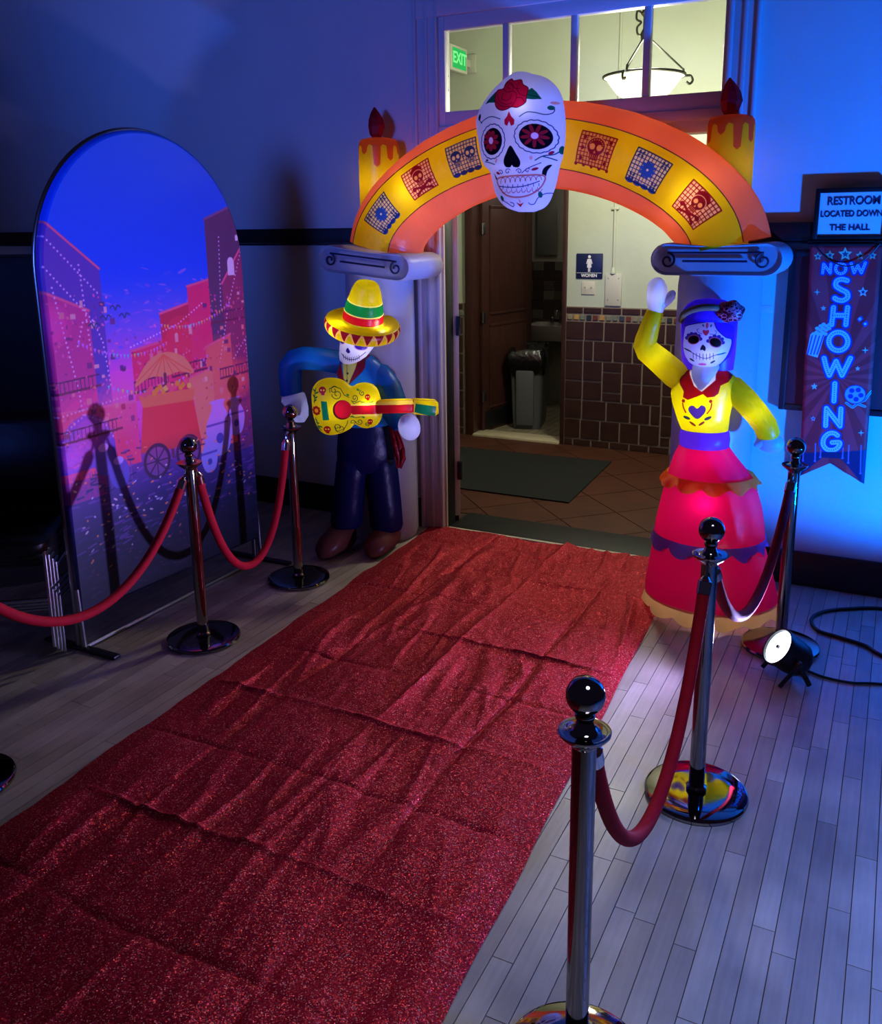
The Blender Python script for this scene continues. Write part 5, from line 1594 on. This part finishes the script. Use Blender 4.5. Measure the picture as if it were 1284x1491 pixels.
hair = loft([(1.215, -.10, .03, .09, .05), (1.22, -.10, .03, .118, .075), (1.30, -.102, .03, .126, .085), (1.40, -.105, .02, .130, .10), (1.46, -.105, .005, .130, .112), (1.50, -.108, 0, .122, .112), (1.53, -.108, 0, .102, .1), (1.55, -.107, 0, .07, .07), (1.557, -.106, 0, .02, .02)], 44)
build('hair', hair, purple, wf)
build('headband', MB().tube(catmull([(-.232, -.02, 1.455), (-.218, -.075, 1.49), (-.18, -.108, 1.513), (-.13, -.12, 1.525), (-.08, -.118, 1.524), (-.04, -.1, 1.515)], 5), .016, 10), fabric('olive_band', (120, 112, 90), tr=.3), wf)
cfl = Canvas(-.07, .07, -.07, .07, 900, (96, 10, 40))
rl = random.Random(8)
for k in range(46):
    a = rl.uniform(0, 2 * PI); r = .06 * math.sqrt(rl.random())
    c = (r * math.cos(a), r * math.sin(a))
    cfl.stroke([(c[0] + .012 * math.cos(b), c[1] + .009 * math.sin(b)) for b in np.linspace(0, 2 * PI, 12)], .0024, (236, 130, 160))
fb_ = MB()
rs = []
for i in range(9):
    r = .062 * math.sin(PI / 2 * (i + .2) / 8.2); y = -.10 - .045 * math.cos(PI / 2 * i / 8)
    rs.append([(-.012 + r * math.cos(2 * PI * j / 36) * (1 + .07 * math.sin(6 * 2 * PI * j / 36)), y, 1.507 + r * .82 * math.sin(2 * PI * j / 36) * (1 + .07 * math.sin(6 * 2 * PI * j / 36))) for j in range(36)])
rs.append([(-.012 + .05 * math.cos(2 * PI * j / 36), -.085, 1.507 + .04 * math.sin(2 * PI * j / 36)) for j in range(36)])
fb_.rings(rs)
fb_.uv = [cfl.uv(p[0] + .012, p[2] - 1.507) for p in fb_.v]
build('flower', fb_, fabric('flower_print', img=cfl.image('flower_petals'), tr=.2), wf)
for L, p, c in (((-.08, .0, .52), 1.0, (1, .9, .95)), ((-.07, -.165, .60), .42, (1, .9, .95)), ((-.09, -.03, .77), .75, (1, .9, .95)), ((-.03, 0, .24), 1.15, (1, .9, .95)), ((-.11, -.02, 1.05), 1.25, (1, .98, .9)), ((-.097, -.095, 1.315), .11, (.74, .78, 1.0)), ((-.10, -.06, 1.35), .2, (.62, .64, 1.0)), ((-.10, .05, 1.40), .9, (.75, .6, 1.0)), ((-.10, .07, 1.27), .4, (.75, .6, 1.0)), ((-.097, 0, .884), .45, (.9, .8, 1.0)), ((-.115, -.062, 1.22), .05, (.8, .8, 1.0)), ((-.35, -.01, 1.56), .16, (.7, .7, 1)), ((-.34, -.005, 1.27), .22, (1, 1, .9)), ((.13, -.01, 1.02), .22, (1, 1, .9))):
    lamp('figure_lamp', 'POINT', L, p, c, parent=wf, size=.02)

# ------------------------------------------------------------------ man figure with guitar
mf = empty('inflatable_man', (-2.78, 4.25, 0), 'inflatable skeleton musician in sombrero and blue jacket with a yellow guitar', 'inflatable figure', rz=math.radians(33.19))
fm = hmap((0.00065202298, -2.3853287e-05, -0.27248938, -3.5087052e-05, -0.00069523637, 1.6909881, -1.5290018e-05, -3.0230293e-05, 1))
fg = hmap((0.00063368742, -2.3182463e-05, -0.26482816, -3.4906596e-05, -0.0006772796, 1.6961649, -1.5290018e-05, -3.0230293e-05, 1))
jac = fabric('blue_jacket_nylon', (20, 104, 190), tr=.4)
trs = fabric('navy_trouser_nylon', (12, 17, 62), tr=.03, gloss=.02)
shoe = fabric('brown_shoe_nylon', (112, 60, 52), tr=.2)
# jacket torso with printed lapels and shirt
cj = Canvas(-.26, .36, .62, 1.26, 560, (20, 104, 190), fm)
cj.fill([(330, 700), (520, 700), (480, 820), (385, 975), (345, 930)], (196, 186, 90))
cj.fill([(330, 640), (310, 760), (345, 930), (370, 970), (330, 960), (290, 920), (270, 860), (262, 810), (275, 740)], (112, 14, 40))
cj.fill([(570, 690), (590, 740), (530, 770), (525, 830), (500, 870), (385, 980), (400, 940), (440, 850), (470, 760)], (112, 14, 40))
cj.stroke([(372, 800), (375, 960)], .004, (120, 110, 50)); cj.ell((378, 885), 9, 9, (40, 34, 30)); cj.ell((372, 945), 9, 9, (40, 34, 30))
tor = loft([(.775, .05, .0, .12, .09), (.785, .05, 0, .15, .11), (.82, .055, 0, .165, .115), (.88, .06, 0, .165, .12), (1.0, .045, 0, .155, .115), (1.08, .03, 0, .145, .105), (1.14, .02, 0, .125, .095), (1.18, .005, 0, .095, .08), (1.2, .0, 0, .05, .05)], 48, .9)
tor.uv = [cj.uv(p[0], p[2]) if p[1] < .05 else (.02, .05) for p in tor.v]
build('jacket', tor, fabric('jacket_print', img=cj.image('jacket_front'), tr=.45, bump=.3), mf, sharp=80)
build('sleeve', MB().tube([(-.03, .02, 1.12), (-.10, .02, 1.15), (-.2, .01, 1.17), (-.29, .0, 1.18), (-.345, 0, 1.168), (-.372, 0, 1.13), (-.378, 0, 1.07), (-.375, -.01, .98), (-.37, -.01, .955)], [.06, .068, .066, .066, .067, .068, .064, .062, .05], 22), jac, mf)
build('hand', MB().tube([(-.37, -.012, .975), (-.366, -.014, .955), (-.352, -.018, .93), (-.343, -.02, .89), (-.34, -.02, .85), (-.345, -.02, .82), (-.346, -.02, .812)], [.062, .072, .066, .062, .058, .04, .012], 22), pwhite, mf)
build('thumb', MB().tube([(-.36, -.05, .92), (-.345, -.075, .89), (-.335, -.082, .865)], [.03, .026, .010], 14), pwhite, mf)
build('sleeve', MB().tube([(.07, .0, 1.10), (.12, -.005, 1.07), (.17, -.03, .99), (.205, -.08, .90), (.235, -.13, .83), (.25, -.15, .79)], [.06, .085, .092, .085, .07, .05], 22), jac, mf)
build('hand', MB().blob((.285, -.26, .812), (.062, .055, .076), 20, 12, 2.1, Matrix.Rotation(math.radians(-12), 3, 'Y')), pwhite, mf)
build('thumb', MB().tube([(.265, -.27, .85), (.26, -.29, .865), (.262, -.30, .872)], [.025, .022, .008], 12), pwhite, mf)
# trousers and shoes
tb = MB()
tb.rings([ezring(.815, .045, .01, .13, .09), ezring(.80, .045, .01, .155, .11), ezring(.70, .045, .01, .168, .115), ezring(.62, .045, .01, .175, .12), ezring(.54, .045, .01, .176, .115), ezring(.50, .045, .01, .15, .09)])
build('trousers', tb, trs, mf)
build('trouser_leg', loft([(.58, -.03, .01, .09, .1), (.56, -.035, .01, .10, .108), (.45, -.055, .01, .094, .1), (.3, -.075, .01, .094, .098), (.19, -.088, .0, .098, .1), (.165, -.09, .0, .09, .09), (.16, -.09, 0, .05, .05)]), trs, mf)
build('trouser_leg', loft([(.58, .115, .01, .09, .1), (.56, .12, .01, .102, .108), (.45, .13, .01, .102, .1), (.3, .142, .0, .1, .1), (.16, .15, -.01, .099, .1), (.135, .15, -.01, .09, .09), (.13, .15, -.01, .05, .05)]), trs, mf)
def shoe_mb(cx, cy, ang):
    rs = []
    for s, w, h, z in ((-.10, .02, .03, .06), (-.095, .05, .075, .085), (-.06, .066, .095, .1), (0, .074, .098, .1), (.06, .08, .078, .085), (.12, .078, .066, .07), (.165, .06, .05, .056), (.19, .03, .03, .045), (.197, .008, .01, .04)):
        rs.append([(math.cos(t) * w, -s, max(.006, z + math.sin(t) * h)) for t in (2 * PI * j / 24 for j in range(24))])
    return MB().rings(rs).move(Matrix.Translation((cx, cy, 0)) @ Matrix.Rotation(math.radians(ang), 4, 'Z'))
build('shoe', shoe_mb(-.13, .0, -38), shoe, mf)
build('shoe', shoe_mb(.145, -.02, -32), shoe, mf)
# red sash hanging at the hip
sb2 = MB()
rs = []
for z, x, w in ((.86, .19, .012), (.80, .20, .02), (.72, .22, .03), (.66, .23, .036), (.60, .235, .032), (.54, .225, .012)):
    rs.append([(x + w * (q / 8 * 2 - 1) , -.12 + .014 * math.sin(q * 1.9 + z * 20), z + .008 * math.sin(q * 2.2)) for q in range(9)])
sb2.rings(rs, cap=False, closed=False)
so = build('hip_sash', sb2, fabric('dark_red_sash', (150, 20, 36), tr=.3, bump=.6, bscale=30), mf, sharp=80)
sd = so.modifiers.new('thickness', 'SOLIDIFY'); sd.thickness = .006
# head
chd = Canvas(-.14, .16, 1.06, 1.42, 800, (226, 226, 238), fm)
for c, r, ro in (((490, 655), (52, 27), .12), ((338, 605), (24, 34), .3)):
    chd.ell(c, r[0] * 1.18, r[1] * 1.25, (200, 150, 210), ro); chd.ell(c, r[0], r[1], (54, 24, 130), ro)
chd.fill(catmull([(380, 668), (400, 700), (385, 712), (372, 705), (365, 690)], 4, True), (40, 20, 110))
mo = [(330, 720), (350, 745), (400, 765), (450, 760), (490, 735), (530, 705)]
chd.stroke(catmull(mo, 5), .004, (40, 40, 80))
for k in range(9):
    x = 345 + k * 16; y = 742 + 20 * math.sin(PI * k / 8)
    chd.stroke([(x, y - 16), (x + 2, y + 18)], .003, (50, 50, 90))
hd = loft([(1.145, -.03, -.03, .02, .03), (1.15, -.03, -.03, .05, .055), (1.17, -.022, -.03, .07, .075), (1.21, -.005, -.025, .088, .092), (1.25, .015, -.02, .102, .1), (1.30, .025, -.01, .108, .1), (1.36, .03, 0, .1, .09), (1.39, .03, 0, .05, .05)], 40)
hd.uv = [chd.uv(p[0], p[2]) for p in hd.v]
build('head', hd, fabric('man_skull_print', img=chd.image('man_face'), tr=.55, bump=.12), mf, sharp=80)
# sombrero
chh = Canvas(0, 1, 0, 1, 900, (222, 200, 8), ss=1)
chh.fill([(0, .47), (1, .47), (1, .55), (0, .55)], (206, 14, 36)); chh.fill([(0, .55), (1, .55), (1, .565), (0, .565)], (240, 236, 120)); chh.fill([(0, .565), (1, .565), (1, .68), (0, .68)], (14, 130, 60)); chh.fill([(0, .68), (1, .68), (1, .69), (0, .69)], (240, 236, 120))
nt_ = 20
for k in range(nt_):
    a, b = k / nt_, (k + 1) / nt_
    chh.fill([(a, .235), (b, .235), ((a + b) / 2, .095)], (140, 16, 36))
    chh.stroke([(a, .235), ((a + b) / 2, .095), (b, .235)], .007, (240, 190, 110))
for x in (.12, .38, .62, .88):
    chh.ell((x, .28), .028, .03, (240, 226, 20))
prof = [(.10, -.042, 0.0), (.15, -.048, .04), (.19, -.046, .08), (.209, -.028, .13), (.217, .002, .18), (.209, .026, .235), (.185, .034, .28), (.155, .03, .34), (.124, .03, .43), (.116, .04, .47), (.113, .085, .55), (.110, .092, .565), (.100, .148, .68), (.096, .155, .69), (.083, .205, .80), (.068, .243, .90), (.055, .256, .94), (.04, .258, .97), (.005, .26, 1.0)]
prof = catmull(prof, 2)
nn = 56
rs = []; uv = []
for r, z, v in prof:
    rs.append([(r * math.sin(2 * PI * j / nn), -r * math.cos(2 * PI * j / nn), z) for j in range(nn + 1)])
    uv += [(j / nn, v) for j in range(nn + 1)]
hb_ = MB().rings(rs, cap=False, closed=False); hb_.uv = uv
Mh = Matrix.Translation((.045, -.02, 1.362)) @ Matrix.Rotation(math.radians(8), 4, 'Y') @ Matrix.Rotation(math.radians(17), 4, 'X')
build('sombrero', hb_.move(Mh), fabric('sombrero_print', img=chh.image('sombrero'), tr=.55, bump=.3), mf, sharp=80)
# guitar
cg = Canvas(-.30, .50, .70, 1.12, 640, (226, 208, 10), fg)
grn, rd = (14, 96, 64), (176, 14, 34)
cg.fill([(155, 1112), (205, 1115), (225, 1268), (172, 1272)], (10, 110, 92))
for c in ((168, 1022), (208, 1350), (545, 1075), (568, 1282)):
    r = 30 if c[0] < 300 else 22
    cg.ell(c, r, r * .95, (160, 14, 24)); cg.fill([(c[0] - r * .5, c[1]), (c[0] + r * .6, c[1]), (c[0] + r * .6, c[1] + r * 1.35), (c[0] - r * .3, c[1] + r * 1.35)], (160, 14, 24))
    for sx in (-1, 1): cg.ell((c[0] + sx * r * .38, c[1]), r * .25, r * .25, (236, 210, 90))
for k in range(8):
    a = k * PI / 4
    cg.ell((118 + 24 * math.cos(a), 1195 + 28 * math.sin(a)), 12, 12, (140, 20, 20))
cg.ell((118, 1195), 16, 18, (226, 150, 40))
for p in ([(112, 1010), (105, 1060), (100, 1130)], [(108, 1255), (130, 1320), (160, 1365)]):
    cg.stroke(catmull(p, 4), .004, grn)
for c, ro in (((100, 1030), .8), ((122, 1045), -.6), ((95, 1075), .8), ((115, 1085), -.6), ((108, 1110), -.8), ((115, 1275), .9), ((128, 1300), .3), ((135, 1340), .9), ((152, 1330), .3)):
    cg.ell(c, 16, 6, grn, ro)
dg_ = (26, 60, 50)
for p in (spiral((290, 1055), 10, 44, 90, 540) , spiral((265, 1020), 8, 34, -60, 330), [(232, 1040), (225, 1010), (270, 992), (320, 1010), (350, 1060), (390, 1080)], spiral((320, 1345), 10, 46, 180, 560), spiral((290, 1330), 6, 30, 0, 380), [(270, 1330), (290, 1370), (350, 1350), (375, 1300), (380, 1275)],
          spiral((438, 1085), 6, 30, 0, 480), spiral((500, 1045), 5, 24, 180, 600), spiral((478, 1285), 6, 32, 90, 540), spiral((420, 1290), 5, 24, 0, 420), spiral((540, 1310), 5, 20, 0, 420), [(410, 1105), (430, 1130), (480, 1110), (520, 1120)], [(400, 1240), (450, 1250), (500, 1240)], [(590, 1110), (570, 1125), (560, 1115)]):
    cg.stroke(p, .0036, dg_)
for c in ((500, 1130), (420, 1238), (510, 1245), (380, 1060), (465, 1020)): cg.ell(c, 13, 8, (40, 130, 60), .4)
cg.fill([(400, 1135), (650, 1118), (945, 1100), (945, 1235), (650, 1238), (420, 1235)], (240, 214, 90))
cg.fill([(395, 1150), (650, 1142), (930, 1136), (930, 1208), (650, 1218), (415, 1222)], rd)
cg.ell((335, 1183), 80, 82, (60, 10, 20)); cg.ell((342, 1180), 72, 76, (196, 18, 48))
cg.fill([(945, 1128), (1115, 1150), (1105, 1242), (935, 1200)], (8, 104, 92))
gm = fabric('guitar_print', img=cg.image('guitar_front'), tr=.55, bump=.25, bscale=9)
gout = catmull([(75, 1110), (76, 1050), (97, 995), (140, 952), (210, 930), (290, 933), (350, 955), (412, 1000), (470, 976), (530, 969), (590, 985), (630, 1022), (650, 1075), (668, 1150), (672, 1215), (660, 1280), (620, 1330), (550, 1354), (490, 1346), (440, 1322), (400, 1358), (330, 1394), (250, 1412), (190, 1404), (140, 1370), (105, 1300), (85, 1230)], 4, True)
gl = [fg(p) for p in gout]
GY = -.19
rsf = []
sp0, sp1 = fg((250, 1172)), fg((560, 1163))
for ph in np.linspace(-PI / 2, PI / 2, 17):
    s = max(math.cos(ph), .02) ** .8
    ring = []
    for u, z in gl:
        t = min(max((u - sp0[0]) / (sp1[0] - sp0[0]), 0), 1)
        bx, bz = sp0[0] + (sp1[0] - sp0[0]) * t, sp0[1] + (sp1[1] - sp0[1]) * t
        ring.append((bx + (u - bx) * s, GY + .062 * math.sin(ph), bz + (z - bz) * s))
    rsf.append(ring)
gb_ = MB().rings(rsf, cap=True)
gb_.uv = [cg.uv(p[0], p[2]) for p in gb_.v]
gt = build('guitar', gb_, gm, mf, sharp=80)
def boxtube(L):
    rs = []
    for x, y, z, hy, hz in L:
        rs.append([(x, y + hy * math.copysign(abs(math.cos(t)) ** .5, math.cos(t)), z + hz * math.copysign(abs(math.sin(t)) ** .5, math.sin(t))) for t in (2 * PI * j / 28 for j in range(28))])
    return MB().rings(rs)
nk = boxtube([(.10, -.215, .925, .03, .03), (.105, -.215, .925, .04, .037), (.20, -.215, .927, .042, .038), (.30, -.215, .925, .042, .038), (.312, -.215, .925, .036, .032)])
nk.uv = [cg.uv(p[0], p[2]) if p[1] < -.235 else cg.uv(-.2, .86) for p in nk.v]
build('neck', nk, gm, gt, sharp=80)
hs = boxtube([(.308, -.215, .922, .036, .034), (.316, -.215, .922, .046, .043), (.38, -.22, .917, .046, .044), (.435, -.222, .912, .046, .044), (.452, -.222, .91, .03, .03)])
hs.uv = [cg.uv(p[0], p[2]) if p[1] < -.245 else cg.uv(-.2, .86) for p in hs.v]
build('headstock', hs, gm, gt, sharp=80)
for L, p, c in (((.055, -.225, .945), .32, (1, .98, .85)), ((-.12, -.185, .92), .32, (1, .98, .85)), ((.25, -.215, .925), .16, (1, .95, .85)), ((.39, -.22, .917), .12, (1, .95, .85)), ((.04, -.02, 1.48), .75, (1, .98, .85)), ((.02, -.06, 1.25), .3, (.6, .6, 1)), ((.05, 0, 1.0), .9, (.9, .95, 1)), ((-.35, -.015, .89), .14, (.55, .58, 1)), ((.285, -.26, .81), .12, (.55, .58, 1)), ((.16, -.12, 1.37), .5, (1, .95, .8)), ((-.09, -.10, 1.36), .5, (1, .95, .8)), ((-.25, 0, 1.17), .12, (.8, .9, 1))):
    lamp('figure_lamp', 'POINT', L, p, c, parent=mf, size=.02)
